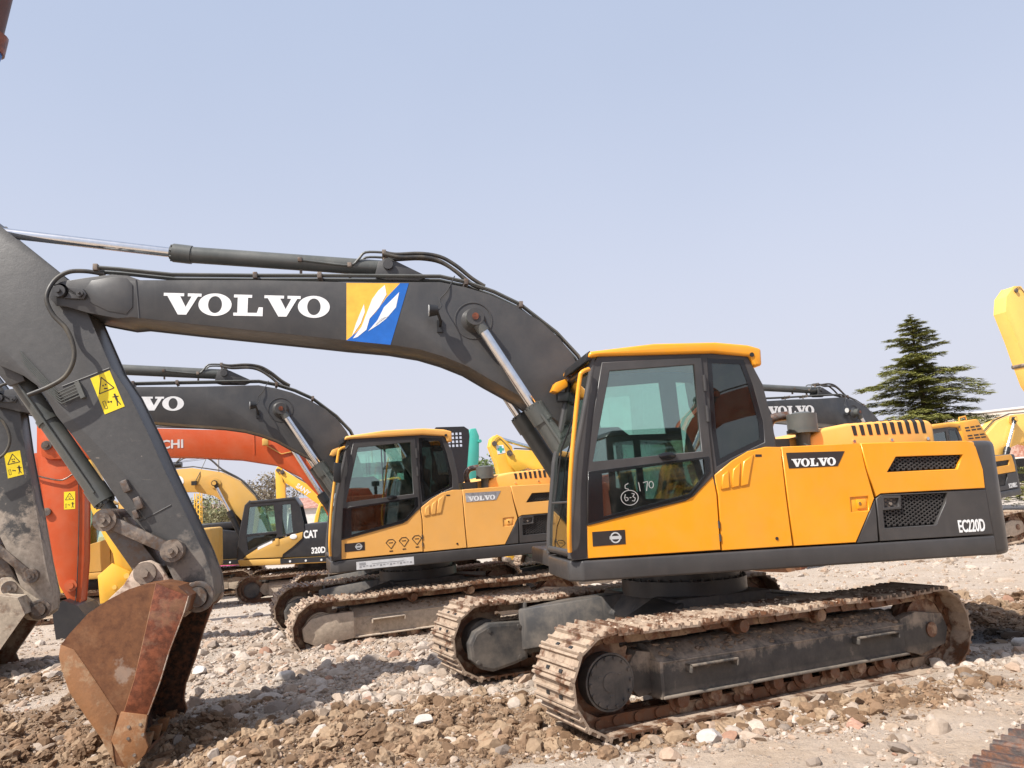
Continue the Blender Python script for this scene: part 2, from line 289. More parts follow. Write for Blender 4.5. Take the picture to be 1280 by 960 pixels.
FPX, PITCH, ROLL, CAMH = 964.76, 0.14936, 0.07080, 1.8042
P={'boom':[(5.927,3.786),(5.904,3.891),(5.838,3.936),(5.758,3.951),(5.629,3.974),(5.403,4.005),(5.264,3.993),(5.158,3.951),(4.628,3.95),(4.122,3.95),(3.288,3.929),(2.376,3.928),(2.124,3.874),(1.887,3.8),(1.627,3.675),(1.391,3.525),(1.197,3.342),(1.069,3.152),(0.969,2.923),(0.879,2.671),(0.819,2.35),(0.779,1.994),(0.784,1.684),(0.889,1.574),(0.998,1.617),(1.058,1.928),(1.134,2.243),(1.271,2.515),(1.632,2.771),(1.771,2.853),(1.925,2.944),(2.132,3.075),(2.362,3.175),(2.592,3.25),(2.89,3.306),(3.297,3.351),(3.535,3.382),(4.121,3.455),(4.693,3.526),(5.219,3.596),(5.342,3.586),(5.597,3.641),(5.789,3.702),(5.87,3.71)],
'boomseam':[(5.193,3.951),(5.156,3.584)],
'tipc':[(5.632,3.86),(5.58,3.944),(5.402,3.978),(5.277,3.97),(5.22,3.905),(5.214,3.691),(5.268,3.623),(5.427,3.655),(5.587,3.739)],
'kdot':[(3.943,3.552)],
'klamp':[(3.455,3.47)],
'hlamp':[(2.641,3.522)],
'textA':[(4.952,3.827),(3.441,3.774),(3.443,3.576)],
'dec_y':[(3.28,3.92),(2.767,3.915),(2.973,3.326),(3.289,3.354)],
'dec_b':[(2.682,3.915),(2.874,3.301),(3.289,3.35),(3.198,3.423),(3.004,3.627),(2.902,3.77),(2.767,3.915)],
'dec_w0':[(2.914,3.898),(2.901,3.802),(2.973,3.674),(3.066,3.563),(3.099,3.453),(3.183,3.383),(3.228,3.368),(3.144,3.485),(3.088,3.627),(3.04,3.754),(2.977,3.842)],
'dec_w1':[(2.777,3.825),(2.812,3.673),(2.907,3.562),(2.976,3.507),(3.084,3.437),(2.991,3.547),(2.927,3.674),(2.848,3.753)],
'dec_w2':[(3.117,3.707),(3.111,3.627),(3.151,3.517),(3.236,3.392),(3.196,3.517),(3.157,3.612)],
'dec_w3':[(2.883,3.585),(2.937,3.546),(3.023,3.484),(2.96,3.562)],
'tip_pins':[(5.832,3.834),(5.656,3.811)],
'stick':[(6.816,4.643),(6.549,4.646),(6.406,4.493),(6.088,4.218),(5.805,3.973),(5.667,3.758),(5.607,3.614),(5.407,3.145),(5.256,2.911),(5.075,2.53),(4.916,2.168),(4.738,1.787),(4.575,1.423),(4.497,1.208),(4.481,1.047),(4.548,0.948),(4.67,0.976),(4.794,1.136),(4.913,1.387),(5.019,1.589),(5.156,1.73),(5.295,1.899),(5.527,2.272),(5.716,2.53),(5.857,2.715),(5.986,2.958),(6.137,3.078),(6.259,3.139),(6.38,3.193),(6.412,3.303),(6.349,3.361),(6.559,3.6),(6.777,3.974)],
's_seam1':[(5.814,2.976),(5.42,3.137)],
's_seam2':[(5.123,1.735),(4.862,1.871)],
'stickerA':[(5.58,3.044),(5.419,3.115),(5.28,2.779),(5.447,2.71)],
's_blk':[(5.239,2.053),(5.127,1.898),(5.145,1.8)],
's_cylpin':[(6.403,3.296)],
's_rodpin':[(5.491,1.766)],
'lk':[(5.388,1.763),(4.824,1.466)],
'bk_pin':[(5.054,1.287)],
'bk_hinge':[(4.606,1.056)],
'bucket':[(4.854,1.217),(4.973,1.211),(5.085,1.179),(5.239,1.105),(5.389,1.007),(5.524,0.858),(5.587,0.774),(5.596,0.687),(5.574,0.592),(5.506,0.401),(5.392,0.225),(5.266,0.043),(5.196,-0.085),(5.144,-0.187),(5.059,-0.22),(4.975,-0.185),(4.916,-0.124),(4.893,-0.071),(4.926,0.03),(4.905,0.177),(4.818,0.419),(4.748,0.667),(4.701,0.843),(4.64,0.962),(4.604,1.096),(4.694,1.18)],
'bk_band':[(4.866,1.217),(4.604,1.096),(4.64,0.962),(4.748,0.667),(4.818,0.419),(4.905,0.177),(5.089,0.211),(5.016,0.454),(4.939,0.828)],
'bk_tooth':[(5.108,0.219),(4.905,0.177),(4.926,0.03),(4.893,-0.071),(4.916,-0.124),(4.975,-0.185),(5.059,-0.22),(5.174,0.004)],
'bk_heel':[(5.587,0.774),(5.489,0.729),(5.342,0.512),(5.138,0.197),(5.174,0.004),(5.144,-0.187),(5.196,-0.085),(5.266,0.043),(5.392,0.225),(5.506,0.401),(5.574,0.592),(5.596,0.687)],
'ear':[(5.457,0.971),(5.331,1.105),(5.235,1.194),(5.166,1.313),(5.108,1.379),(5.022,1.394),(4.941,1.348),(4.871,1.233),(4.769,1.164),(4.669,1.179),(4.56,1.172),(4.491,1.098),(4.49,1.001),(4.557,0.937),(4.645,0.943),(4.731,0.88),(4.833,0.969),(5.133,1.044),(5.326,0.935)],
'bcyl':[(2.059,3.534),(1.524,2.645),(0.89,1.597)],
'lamp':[(2.466,3.598)],
'lampbase':[(2.391,3.478)],
'scyl':[(2.878,4.155),(4.944,4.314),(6.783,4.541)],
'lug':[(3.014,4.034),(2.972,4.191),(2.884,4.217),(2.789,4.192),(2.482,4.034)],
'tube1':[(5.568,4.093),(5.371,4.078),(4.893,4.023),(4.14,4.015),(3.538,4.015),(2.366,4.007),(2.11,3.948),(1.83,3.847),(1.566,3.712),(1.21,3.417),(1.0,3.173),(0.868,2.89)],
'tube2':[(3.737,4.219),(3.545,4.195),(3.257,4.166),(3.169,4.229),(3.097,4.301),(2.914,4.301)],
'hose1':[(2.914,4.301),(2.795,4.281),(2.553,4.291),(2.351,4.258),(2.191,4.165),(2.032,4.029),(1.903,3.944)],
'hose2':[(2.915,4.26),(2.757,4.227),(2.517,4.228),(2.357,4.187),(2.199,4.078),(2.081,3.969),(1.962,3.901)],
'hose3':[(5.504,4.036),(5.654,4.051),(5.788,4.028),(5.885,3.93),(5.925,3.766),(5.865,3.61),(5.754,3.484),(5.688,3.336),(5.676,3.189),(5.737,3.045),(5.864,2.955),(6.037,2.88)],
'deck':[(1.477,1.233),(1.487,1.08),(-0.247,1.075),(-2.582,1.085),(-2.446,1.248),(1.32,1.256)],
'cwt':[(-2.44,2.087),(-2.473,1.831),(-2.469,1.649),(-2.474,1.432),(-2.473,1.075),(-2.603,1.067),(-2.67,1.121),(-2.665,1.582),(-2.632,1.987),(-2.602,2.055),(-2.54,2.087)],
'body':[(1.31,1.521),(0.847,1.609),(0.438,1.683),(0.363,1.72),(0.167,1.888),(-0.013,2.005),(-0.169,2.082),(-0.337,2.118),(-1.436,2.107),(-2.322,2.098),(-2.393,2.081),(-2.435,1.831),(-2.43,1.65),(-2.436,1.434),(-2.446,1.248),(-1.312,1.247),(-0.502,1.251),(1.32,1.256)],
'line1':[(0.167,1.888),(0.146,1.724),(0.154,1.261)],
'line2':[(-0.478,2.099),(-0.49,1.667),(-0.502,1.251)],
'line3':[(-1.239,2.1),(-1.274,1.892),(-1.325,1.629),(-1.326,1.468),(-1.312,1.247)],
'dark':[(-1.09,1.252),(-1.245,1.5),(-1.323,1.615),(-1.383,1.654),(-2.432,1.657),(-2.436,1.434),(-2.446,1.248)],
'gr1':[(-1.472,1.848),(-1.577,1.98),(-2.253,1.976),(-2.176,1.848)],
'gr2':[(-1.389,1.64),(-2.039,1.639),(-2.01,1.554),(-1.885,1.363),(-1.382,1.361)],
'hbox':[(-1.389,1.64),(-1.577,1.638),(-1.568,1.519),(-1.379,1.514)],
'plate':[(-0.522,2.055),(-1.08,2.049),(-0.998,1.921),(-0.533,1.918)],
'ptext':[(-0.565,2.004),(-0.993,2.002),(-0.983,1.925)],
'ectext':[(-2.105,1.394),(-2.389,1.393),(-2.37,1.281)],
'latch':[(-1.086,1.64),(-1.257,1.646),(-1.248,1.52),(-1.078,1.515)],
'vent0':[(0.113,1.763),(0.087,1.885),(0.032,1.924),(0.032,1.773)],
'vent1':[(0.017,1.773),(-0.013,1.929),(-0.085,1.988),(-0.057,1.783)],
'vent2':[(-0.065,1.783),(-0.115,1.994),(-0.211,2.053),(-0.139,1.793)],
'slot':[(-0.233,2.052),(-0.292,2.05),(-0.29,2.029),(-0.231,2.031)],
'logo':[(1.272,1.467),(0.99,1.471),(0.992,1.354),(1.273,1.35)],
'keyhole':[(-0.355,1.326)],
'cab':[(1.477,1.233),(1.412,1.526),(1.355,2.098),(1.165,2.866),(1.126,2.921),(0.155,2.954),(-0.225,2.926),(-0.32,2.672),(-0.384,2.349),(-0.404,2.116),(-0.131,2.07),(0.17,1.847),(0.366,1.687),(0.85,1.576),(1.311,1.501),(1.32,1.256)],
'roof':[(1.231,2.944),(1.171,2.985),(0.627,3.04),(0.072,3.043),(-0.301,2.997),(-0.366,2.96),(-0.364,2.8),(-0.289,2.809),(-0.224,2.912),(0.157,2.94),(1.127,2.907),(1.205,2.902)],
'glass1':[(1.026,2.814),(0.261,2.856),(0.256,2.098),(1.227,2.046)],
'door':[(1.092,2.892),(0.188,2.926),(0.167,1.888),(0.363,1.72),(0.438,1.683),(0.847,1.609),(1.31,1.521),(1.279,1.988),(1.201,2.431)],
'glass2':[(1.28,1.968),(0.195,2.054),(0.193,1.917),(0.393,1.708),(0.847,1.616),(1.309,1.534)],
'glass2i':[(1.158,1.943),(0.248,2.029),(0.245,1.905),(0.397,1.742),(1.168,1.586)],
'glass3':[(0.129,2.918),(-0.215,2.897),(-0.282,2.672),(-0.345,2.336),(-0.341,2.153),(-0.015,2.026),(0.131,1.955),(0.146,2.26)],
'glass3r':[(0.026,2.901),(-0.215,2.897),(-0.282,2.672),(-0.345,2.336),(-0.341,2.153),(-0.015,2.026)],
'rail':[(1.224,2.829),(1.275,2.796),(1.3,2.734),(1.354,2.429),(1.425,1.965),(1.465,1.53),(1.458,1.318)],
'hood':[(-0.999,2.135),(-1.026,2.224),(-1.124,2.289),(-1.402,2.334),(-1.909,2.353),(-2.249,2.334),(-2.321,2.297),(-2.32,2.118)],
'exh':[(-0.847,2.454),(-1.13,2.261),(-0.924,2.268),(-1.055,2.118),(-0.705,2.435)],
'chalk':[(0.908,1.732)],
'chalk1':[(1.003,1.87),(0.831,1.822)],
'p1':[(1.31,1.521),(0.847,1.609),(0.438,1.683),(0.363,1.72),(0.174,1.882),(0.153,1.724),(0.162,1.258),(1.32,1.256)],
'p2':[(0.159,1.888),(-0.013,2.005),(-0.169,2.082),(-0.337,2.114),(-0.475,2.109),(-0.482,1.668),(-0.495,1.255),(0.151,1.254),(0.139,1.724)],
'p3':[(-0.486,2.109),(-0.968,2.113),(-1.237,2.114),(-1.266,1.892),(-1.316,1.622),(-1.245,1.5),(-1.09,1.252),(-0.506,1.254),(-0.497,1.667)],
'p3d':[(-1.097,1.248),(-1.253,1.499),(-1.318,1.608),(-1.319,1.468),(-1.305,1.251)],
'p4':[(-1.248,2.114),(-1.835,2.108),(-2.305,2.099),(-2.368,2.082),(-2.394,2.037),(-2.435,1.831),(-2.429,1.664),(-1.384,1.661),(-1.333,1.635),(-1.282,1.892)],
'p4d':[(-1.335,1.621),(-1.382,1.651),(-2.43,1.65),(-2.436,1.434),(-2.447,1.252),(-1.32,1.25),(-1.334,1.467)],
'tf':[(1.345,0.462),(0.158,0.475),(-0.746,0.427),(-1.337,0.389),(-1.431,0.2),(-0.714,0.232),(0.195,0.19),(1.34,0.194)],
'motor':[(1.752,0.359),(1.735,0.57)],
'carr':[(0.44,0.644),(-0.398,0.646)],
'idler':[(-1.805,0.326),(-2.144,0.289)],
'brk':[(1.118,0.433),(0.619,0.428),(-0.746,0.427),(-1.311,0.421)],
'farplate':[(1.387,0.539),(1.791,0.558),(1.951,0.49),(2.015,0.382),(1.996,0.227),(1.898,0.131),(1.769,0.092),(1.546,0.132),(1.381,0.174)],
'leg':[(1.806,0.734),(1.427,0.825),(0.81,0.828)],
'stick2':[(6.53,4.517),(6.046,4.338),(5.694,3.814),(5.593,3.639),(5.516,3.069),(5.378,2.277),(5.251,1.496),(5.158,1.052),(5.176,0.838),(5.311,0.746),(5.428,0.867),(5.508,1.089),(5.668,1.59),(5.907,2.153),(6.305,3.055),(6.699,3.847)],
'sticker2':[(5.779,3.06),(5.585,3.095),(5.531,2.755),(5.725,2.711)],
'lk2':[(6.022,1.969),(5.414,1.355)],
'bk_pin2':[(5.671,1.218)],
'bk_hinge2':[(5.303,0.894)],
'bucket2':[(5.469,1.109),(5.382,0.884),(5.659,0.47),(5.816,0.23),(5.74,0.021),(5.917,-0.033),(6.314,0.18),(6.582,0.558),(6.551,0.948),(6.208,1.139),(5.671,1.152)],
'ear2':[(6.158,1.004),(5.884,1.238),(5.773,1.365),(5.65,1.353),(5.523,1.2),(5.358,1.043),(5.212,0.984),(5.19,0.81),(5.306,0.738),(5.45,0.765),(5.595,0.888)],
's_cylpin2':[(6.622,3.422)],
'hboom':[(6.781,3.692),(6.703,3.966),(5.946,3.993),(4.938,3.93),(3.898,3.848),(3.136,3.796),(2.672,3.691),(2.125,3.516),(1.705,3.163),(1.43,2.719),(1.208,2.18),(1.054,1.551),(1.234,1.452),(1.427,1.87),(1.634,2.372),(1.986,2.786),(2.451,3.058),(3.145,3.211),(4.053,3.31),(4.937,3.375),(5.94,3.4),(6.61,3.406),(6.749,3.475)],
'hstick':[(6.864,4.105),(6.729,4.333),(6.449,4.368),(6.159,3.79),(6.008,2.974),(6.005,1.454),(6.051,0.687),(6.105,0.574),(6.257,0.707),(6.425,1.017),(6.571,1.651),(6.694,2.41),(6.788,3.022),(6.852,3.485)],
'htext':[(5.199,3.704),(4.214,3.671),(4.215,3.495)],
'hcyl':[(2.274,3.627),(1.568,2.397),(1.0,1.357)],
'hsticker':[(6.369,2.767),(6.174,2.769),(6.17,2.433),(6.364,2.431)],
'kboom':[(5.53,3.289),(4.985,3.76),(4.3,3.902),(3.541,3.923),(2.754,3.755),(2.192,3.436),(1.79,2.986),(1.526,2.499),(1.359,1.836),(1.725,1.701),(1.989,2.068),(2.276,2.437),(2.542,2.758),(2.921,3.064),(3.435,3.215),(4.324,3.276),(4.874,2.853),(5.31,2.77)],
'kcab':[(2.087,1.244),(2.011,1.919),(1.846,2.706),(1.714,2.831),(1.124,2.835),(0.506,2.86),(0.379,2.648),(0.263,2.078),(0.247,1.875),(1.04,1.735),(1.369,1.605),(1.849,1.335),(1.959,1.234)],
'kbody':[(1.959,1.234),(1.849,1.335),(1.369,1.605),(0.291,1.878),(0.241,2.076),(-0.358,2.077),(-1.073,2.07),(-1.858,1.921),(-1.821,1.09),(-0.371,1.137)],
'kyel':[(1.959,1.234),(1.849,1.335),(1.369,1.605),(0.291,1.878),(0.319,1.68),(0.588,1.456),(0.855,1.278),(0.879,1.192)],
'kdeck':[(2.087,1.222),(2.047,1.045),(0.884,0.994),(-1.813,0.911),(-1.821,1.09),(0.858,1.168)],
'kg1':[(1.739,2.653),(1.084,2.674),(1.035,1.934),(1.839,1.906)],
'kg2':[(0.842,2.658),(0.622,2.665),(0.577,1.877),(0.864,1.81)],
'kg3':[(1.84,1.84),(1.015,1.866),(1.039,1.757),(1.804,1.463)],
'kcyl':[(2.884,3.431),(2.47,2.568),(2.082,1.666)],
'ktext':[(0.29,1.901),(-0.107,1.893),(-0.1,1.67)],
'k320':[(0.084,1.417),(-0.313,1.409),(-0.307,1.231)],
'kstick':[(5.553,3.892),(5.158,3.867),(4.981,3.391),(4.805,2.504),(4.674,1.358),(4.761,0.357),(4.976,0.309),(5.151,1.396),(5.546,2.558),(5.638,3.435)],
'ystick':[(0.303,4.07),(0.097,4.136),(-0.276,3.274),(-0.508,2.502),(-0.721,1.885),(-0.914,1.532),(-0.985,1.061),(-0.812,0.948),(-0.638,1.092),(-0.567,1.524),(-0.374,1.912),(-0.11,2.53),(0.156,3.301)],
'yboom':[(0.763,3.619),(0.429,4.036),(0.156,4.213),(-0.019,4.05),(0.081,3.674),(0.282,3.307),(0.181,0.715),(0.615,0.72),(0.746,2.591)],
'ccover':[(-1.128,3.046),(-1.964,3.091),(-2.419,2.446),(-1.23,2.47)],
'hbc':[(6.9,3.45),(6.801,2.567),(6.578,1.509)],
'hpin':[(6.22,0.998)],
'hhose':[(6.855,3.116),(6.635,3.041),(6.385,2.995),(6.192,3.106)],
'hbucket':[(6.434,0.612),(6.25,0.767),(6.007,0.642),(5.802,0.362),(5.811,0.005),(6.103,-0.176),(6.344,-0.023)],
'year':[(-0.257,1.038),(-0.563,1.305),(-0.961,1.067),(-0.824,0.748),(-0.517,0.431),(-0.314,0.396)],
'ylink':[(-0.448,2.225),(-0.886,0.985)],
'sstick':[(2.881,4.269),(2.784,4.424),(2.63,4.35),(2.517,3.86),(2.527,2.265),(2.612,1.327),(2.796,1.341),(2.858,2.606)],
'sboom':[(2.721,4.192),(2.533,4.245),(1.92,3.82),(1.151,3.286),(0.538,2.697),(0.058,1.924),(-0.196,1.107),(0.277,1.144),(0.564,1.962),(1.168,2.741),(1.78,3.232),(2.484,3.727)],
'stext':[(2.11,3.735),(1.62,3.35),(1.687,3.194)],
'scylr':[(2.471,4.11),(1.764,3.711),(1.145,3.381)],
'tstick':[(2.557,3.822),(2.49,3.984),(2.358,3.997),(2.294,3.811),(2.324,3.355),(2.416,2.816),(2.522,1.753),(2.778,1.773),(2.675,2.832)],
'tguard':[(3.537,3.871),(3.445,3.971),(2.827,3.964),(2.725,3.89),(2.716,3.75),(2.877,2.603),(3.263,2.593),(3.594,2.851)],
'gstick':[(2.444,3.743),(2.378,3.98),(2.221,4.093),(2.076,4.014),(1.771,3.711),(1.735,3.516),(1.577,2.931),(1.523,1.974),(1.893,0.365),(2.137,0.387),(2.127,2.251),(2.258,3.207)],
'gboom':[(2.003,3.525),(1.671,3.604),(1.193,3.557),(0.551,3.233),(-0.046,2.592),(-0.221,1.612),(0.116,1.636),(0.367,2.326),(0.84,2.837),(1.335,3.034),(1.721,2.935),(1.928,3.186)],
'gcross':[(2.269,3.758),(2.043,3.772),(1.986,3.528),(2.238,3.493)],
'rstick':[(3.509,7.578),(3.108,7.95),(2.783,7.955),(2.223,7.05),(1.346,4.511),(2.326,3.439),(3.002,4.55),(3.174,5.212),(3.375,6.07),(3.659,7.045)],
'rboom':[(5.867,2.367),(5.427,2.89),(4.796,3.336),(4.065,3.547),(2.943,3.562),(1.606,3.132),(0.779,2.005),(1.568,1.776),(2.509,2.361),(3.851,2.636),(4.508,2.457),(4.953,1.959),(5.326,1.465),(5.784,1.492)],
'rrod':[(4.233,3.377),(4.739,2.456),(5.287,1.456)]}
FR={'A': ([[-0.9856, 0.16772, 0.02142], [-0.16759, -0.98583, 0.00762], [0.0224, 0.00392, 0.99974]], [1.5709, 8.0329, 0.0]), 'AT': ([[-0.90019, 0.43496, 0.02142], [-0.4349, -0.90045, 0.00762], [0.0226, -0.00245, 0.99974]], [1.5709, 8.0329, 0.0]), 'B': ([[-0.95048, 0.31078, -0.00166], [-0.31075, -0.95044, -0.01005], [-0.0047, -0.00904, 0.99995]], [-1.7261, 12.7799, -0.0835]), 'BT': ([[-0.92101, 0.38954, -0.00166], [-0.3895, -0.92097, -0.01005], [-0.00544, -0.00861, 0.99995]], [-1.7261, 12.7799, -0.0835]), 'C': ([[-0.86726, 0.49644, -0.03747], [-0.49572, -0.86806, -0.02722], [-0.04604, -0.00503, 0.99893]], [9.9109, 19.886, -0.1298]), 'Hi': ([[-0.97134, 0.2377, 0.0], [-0.2377, -0.97134, 0.0], [0.0, 0.0, 1.0]], [-2.6, 16.6, -0.2]), 'Y2': ([[-0.96891, 0.2474, 0.0], [-0.2474, -0.96891, 0.0], [0.0, 0.0, 1.0]], [-10.3, 18.6, -0.3]), 'S': ([[-0.98007, 0.19867, 0.0], [-0.19867, -0.98007, 0.0], [0.0, 0.0, 1.0]], [-7.0, 32.0, -0.6]), 'T': ([[-0.95534, 0.29552, 0.0], [-0.29552, -0.95534, 0.0], [0.0, 0.0, 1.0]], [1.3, 18.5, -0.5]), 'G': ([[-0.95534, 0.29552, 0.0], [-0.29552, -0.95534, 0.0], [0.0, 0.0, 1.0]], [1.5, 24.0, -0.3]), 'R': ([[-0.95534, 0.29552, 0.0], [-0.29552, -0.95534, 0.0], [0.0, 0.0, 1.0]], [20.3, 27.0, -0.1]), 'K': ([[-0.98877, 0.14944, 0.0], [-0.14944, -0.98877, 0.0], [0.0, 0.0, 1.0]], [-6.1, 23.5, -0.52])}
# ------------------------------------------------------------------ shared materials
MUD = (.46,.36,.26)
M = {}
M['char'] = paint('charcoal_paint', (.052,.0505,.050), .40, .15, (.22,.19,.16), scuff=.35)
M['char_stick'] = paint('charcoal_paint_worn', (.070,.068,.066), .45, .22, (.24,.20,.16), scuff=.9, chips=.35, chipcol=(.16,.08,.045))
M['char_body'] = paint('dark_grey_body', (.050,.047,.046), .38, .14, (.20,.17,.15))
M['yellow'] = paint('golden_yellow_paint', (.86,.335,.012), .34, .20, (.52,.34,.14), var=.06, coat=.3)
M['yellow_old'] = paint('faded_yellow_paint', (.84,.42,.10), .5, .12, (.6,.45,.28), var=.05)
M['yellow_old2'] = paint('old_orange_yellow_paint', (.78,.36,.035), .5, .2, (.5,.36,.22), var=.08)
M['green_tube'] = paint('grey_green_cylinder_paint', (.088,.092,.085), .38, .22, (.28,.26,.23), scuff=.5)
M['chrome'] = plain('chrome_rod', (.78,.78,.78), .12, 1)
M['black'] = plain('black_rubber', (.018,.018,.019), .45)
M['blackgloss'] = plain('black_gloss', (.012,.012,.013), .12)
M['hose'] = paint('hose_rubber', (.028,.027,.026), .5, .5, (.22,.18,.12))
M['steel'] = muddy('worn_steel', (.20,.17,.15), (.34,.26,.20), .25, .5, metal=.5)
M['link'] = muddy('dusty_link_steel', (.13,.115,.105), (.25,.20,.16), .45, .6, rust=(.13,.085,.058))
M['rust'] = None
M['track'] = muddy('muddy_track_steel', (.15,.09,.058), (.37,.28,.205), .55, .6)
M['chain'] = muddy('track_chain_steel', (.14,.075,.045), (.34,.24,.16), .4, .6)
def frame_paint():
    t = NT('dusty_streaked_track_frame'); z = t.sep()[2]; st = t.noise(1, 7, .7, vec=t.scaled(22, 22, 2.0)); n = t.noise(7, 8, .7)
    base = t.mix(t.ramp(n, .35, .7), (.060,.056,.052), (.11,.098,.085)); hz = t.maprange(z, .36, .46, .03, .26)
    k = t.ramp(t.math('ADD', t.math('ADD', t.math('MULTIPLY', st, .25), t.math('MULTIPLY', n, .75)), hz), .62, .84); lo = t.maprange(z, .26, .20, 0, .55)
    c = t.mix(t.math('MAXIMUM', k, t.math('MULTIPLY', lo, t.ramp(n, .3, .6))), base, (.36,.29,.22)); t.out(c, .75); t.bump(n, .3, .006); return t.m
M['frame'] = frame_paint()
M['frame_mud'] = muddy('mud_coated_track_frame', (.12,.10,.085), (.48,.39,.30), .85, .7, rust=(.15,.11,.08), metal=0)
M['ucarr'] = paint('undercarriage_paint', (.055,.054,.054), .5, .55, (.34,.28,.22), scuff=.3)
M['roller'] = muddy('roller_steel', (.17,.10,.07), (.40,.28,.19), .4, .6)
M['white'] = plain('white_lettering', (.82,.82,.81), .45)
M['yel_sticker'] = plain('yellow_sticker', (.88,.66,.02), .45)
M['orange_dec'] = plain('amber_decal', (.88,.48,.06), .4)
M['blue_dec'] = plain('blue_decal', (.012,.13,.50), .4)
M['dark_plate'] = plain('name_plate_black', (.035,.027,.025), .4)
M['silver'] = plain('silver_emblem', (.50,.50,.50), .45)
M['glass'] = glass('cab_glass', (.78,.93,.86), .13, .06)
M['glass_dark'] = glass('cab_glass_tinted', (.16,.21,.20), .05, .05)
M['inner'] = plain('cab_interior_black', (.022,.022,.023), .6)
M['seat'] = plain('seat_fabric', (.06,.05,.045), .8)
M['lamp_glass'] = plain('lamp_glass', (.6,.6,.58), .08)
M['chalk'] = plain('paint_marker', (.34,.33,.32), .6)
M['mirror'] = plain('mirror_glass', (.7,.7,.7), .03, 1)
def rust_mat():
    t = NT('rusty_bucket_steel')
    n1 = t.noise(2.6, 10, .74); n2 = t.noise(13, 8, .7); n3 = t.noise(1.25, 3)
    c = t.mix(t.ramp(n2, .32, .68), (.105,.040,.017), (.215,.088,.034))
    c = t.mix(t.math('MULTIPLY', t.ramp(n1, .52, .72), .6), c, (.32,.17,.085))
    c = t.mix(t.math('MULTIPLY', t.ramp(t.noise(2.3, 6, .6), .66, .70), .4), c, (.45,.38,.31))
    sc = t.ramp(t.noise(1, 7, .7, vec=t.scaled(30, 30, 5)), .68, .74)
    c = t.mix(t.math('MULTIPLY', sc, t.ramp(n3, .45, .6)), c, (.55,.46,.38))
    t.out(c, t.maprange(n2, .3, .7, .42, .8), .15); t.bump(t.math('ADD', n1, n2), .25, .006); return t.m
M['rust'] = rust_mat()
M['rust_dark'] = muddy('rusty_band_steel', (.115,.036,.018), (.19,.09,.048), .25, .5, rust=(.24,.075,.035), metal=.2)
M['rust_tan'] = muddy('tan_rust_heel', (.27,.13,.058), (.36,.23,.13), .35, .6, rust=(.30,.14,.06), metal=0)
M['bucket_shade'] = muddy('shaded_bucket_inside', (.022,.014,.010), (.045,.028,.018), .3, .85)  # shade inside the bucket put into the colour, near black
M['stick_mud'] = None
M['bucket_grey'] = muddy('dusty_grey_bucket', (.24,.19,.145), (.46,.38,.29), .65, .7, rust=(.26,.17,.11), metal=0)

# ------------------------------------------------------------------ undercarriage
TL, TR = 1.80, .385       # half distance between wheel centres, outer radius
def track_path(n):
    per = 4*TL + 2*pi*TR; pts = []
    for i in range(n):
        s = per*i/n
        if s < 2*TL: x, z, a = TL-s, 0, pi                                  # ground run towards the rear
        elif s < 2*TL+pi*TR:
            t = (s-2*TL)/TR; x = -TL-TR*sin(t); z = TR-TR*cos(t); a = pi-t
        elif s < 4*TL+pi*TR:
            u = s-2*TL-pi*TR; x = -TL+u; z = 2*TR - .018*sin(pi*((u/(2*TL))*3 % 1)); a = 0
        else:
            t = (s-4*TL-pi*TR)/TR; x = TL+TR*sin(t); z = TR+TR*cos(t); a = -t
        pts.append((x, z, a))
    return pts
NSH = 50
def make_belt_mesh(w=.6):
    per = 4*TL+2*pi*TR; p = per/NSH; h = p/2*.965
    prof = [(-h,-.030),(-h,.0),(-h+.012,.004)]
    prof = [(-h,-.040),(-h,-.004),(-h+.008,.004),(-h+.020,.004),(-h+.030,-.022),(-.016,-.024),(-.008,.0),(.008,.0),(.016,-.024),(h-.030,-.022),(h-.022,.002),(h-.008,.002),(h,-.012),(h,-.040)]
    mb = MB()
    for (x, z, a) in track_path(NSH):
        tx, tz = cos(a), sin(a); nx, nz = sin(a)*-1, cos(a)
        if z < 1e-6: tx, tz, nx, nz = -1, 0, 0, -1
        else:
            # outward normal
            if abs(x) > TL:
                cx = TL if x > 0 else -TL; nx, nz = (x-cx)/TR, (z-TR)/TR; tx, tz = nz, -nx
            else: tx, tz, nx, nz = 1, 0, 0, 1
        jt = rs.uniform(-.012, .012); wj = rs.uniform(-.004, .004)
        vs = []
        for y in (-w/2+wj, w/2+wj):
            for (u, v) in prof:
                v2 = v + jt*u/h*.3
                vs.append((x+tx*u+nx*v2, y, z+tz*u+nz*v2))
        k = len(prof); mb.cur = 0
        mb.add(vs, [list(range(k)), list(range(2*k-1, k-1, -1))] + [(i, (i+1)%k, (i+1)%k+k, i+k) for i in range(k)])
        mb.cur = 1
        for yy in (-.085, .085):
            c = Vector((x-nx*.085, yy, z-nz*.085)); mb.obox(c, (tx,0,tz), (0,1,0), (nx,0,nz), h*1.02, .022, .042)
            mb.cyl(c+Vector((tx*h,-.036,tz*h)), c+Vector((tx*h,.036,tz*h)), .036, 10)
        c = Vector((x-nx*.085+tx*h, 0, z-nz*.085+tz*h)); mb.cyl(c+Vector((0,-.08,0)), c+Vector((0,.08,0)), .028, 8)
        for yy in (-.10, .10):
            c = Vector((x+tx*.046+nx*-.018, yy, z+tz*.046+nz*-.018)); mb.cur = 2; mb.obox(c, (tx,0,tz), (0,1,0), (nx,0,nz), .013, .022, .004)
    o = mb.build('track_belt', [M['track'], M['chain'], M['inner']], None, fixn=True)
    me = o.data; bpy.data.objects.remove(o); return me
BELT = make_belt_mesh()
TG = 1.195
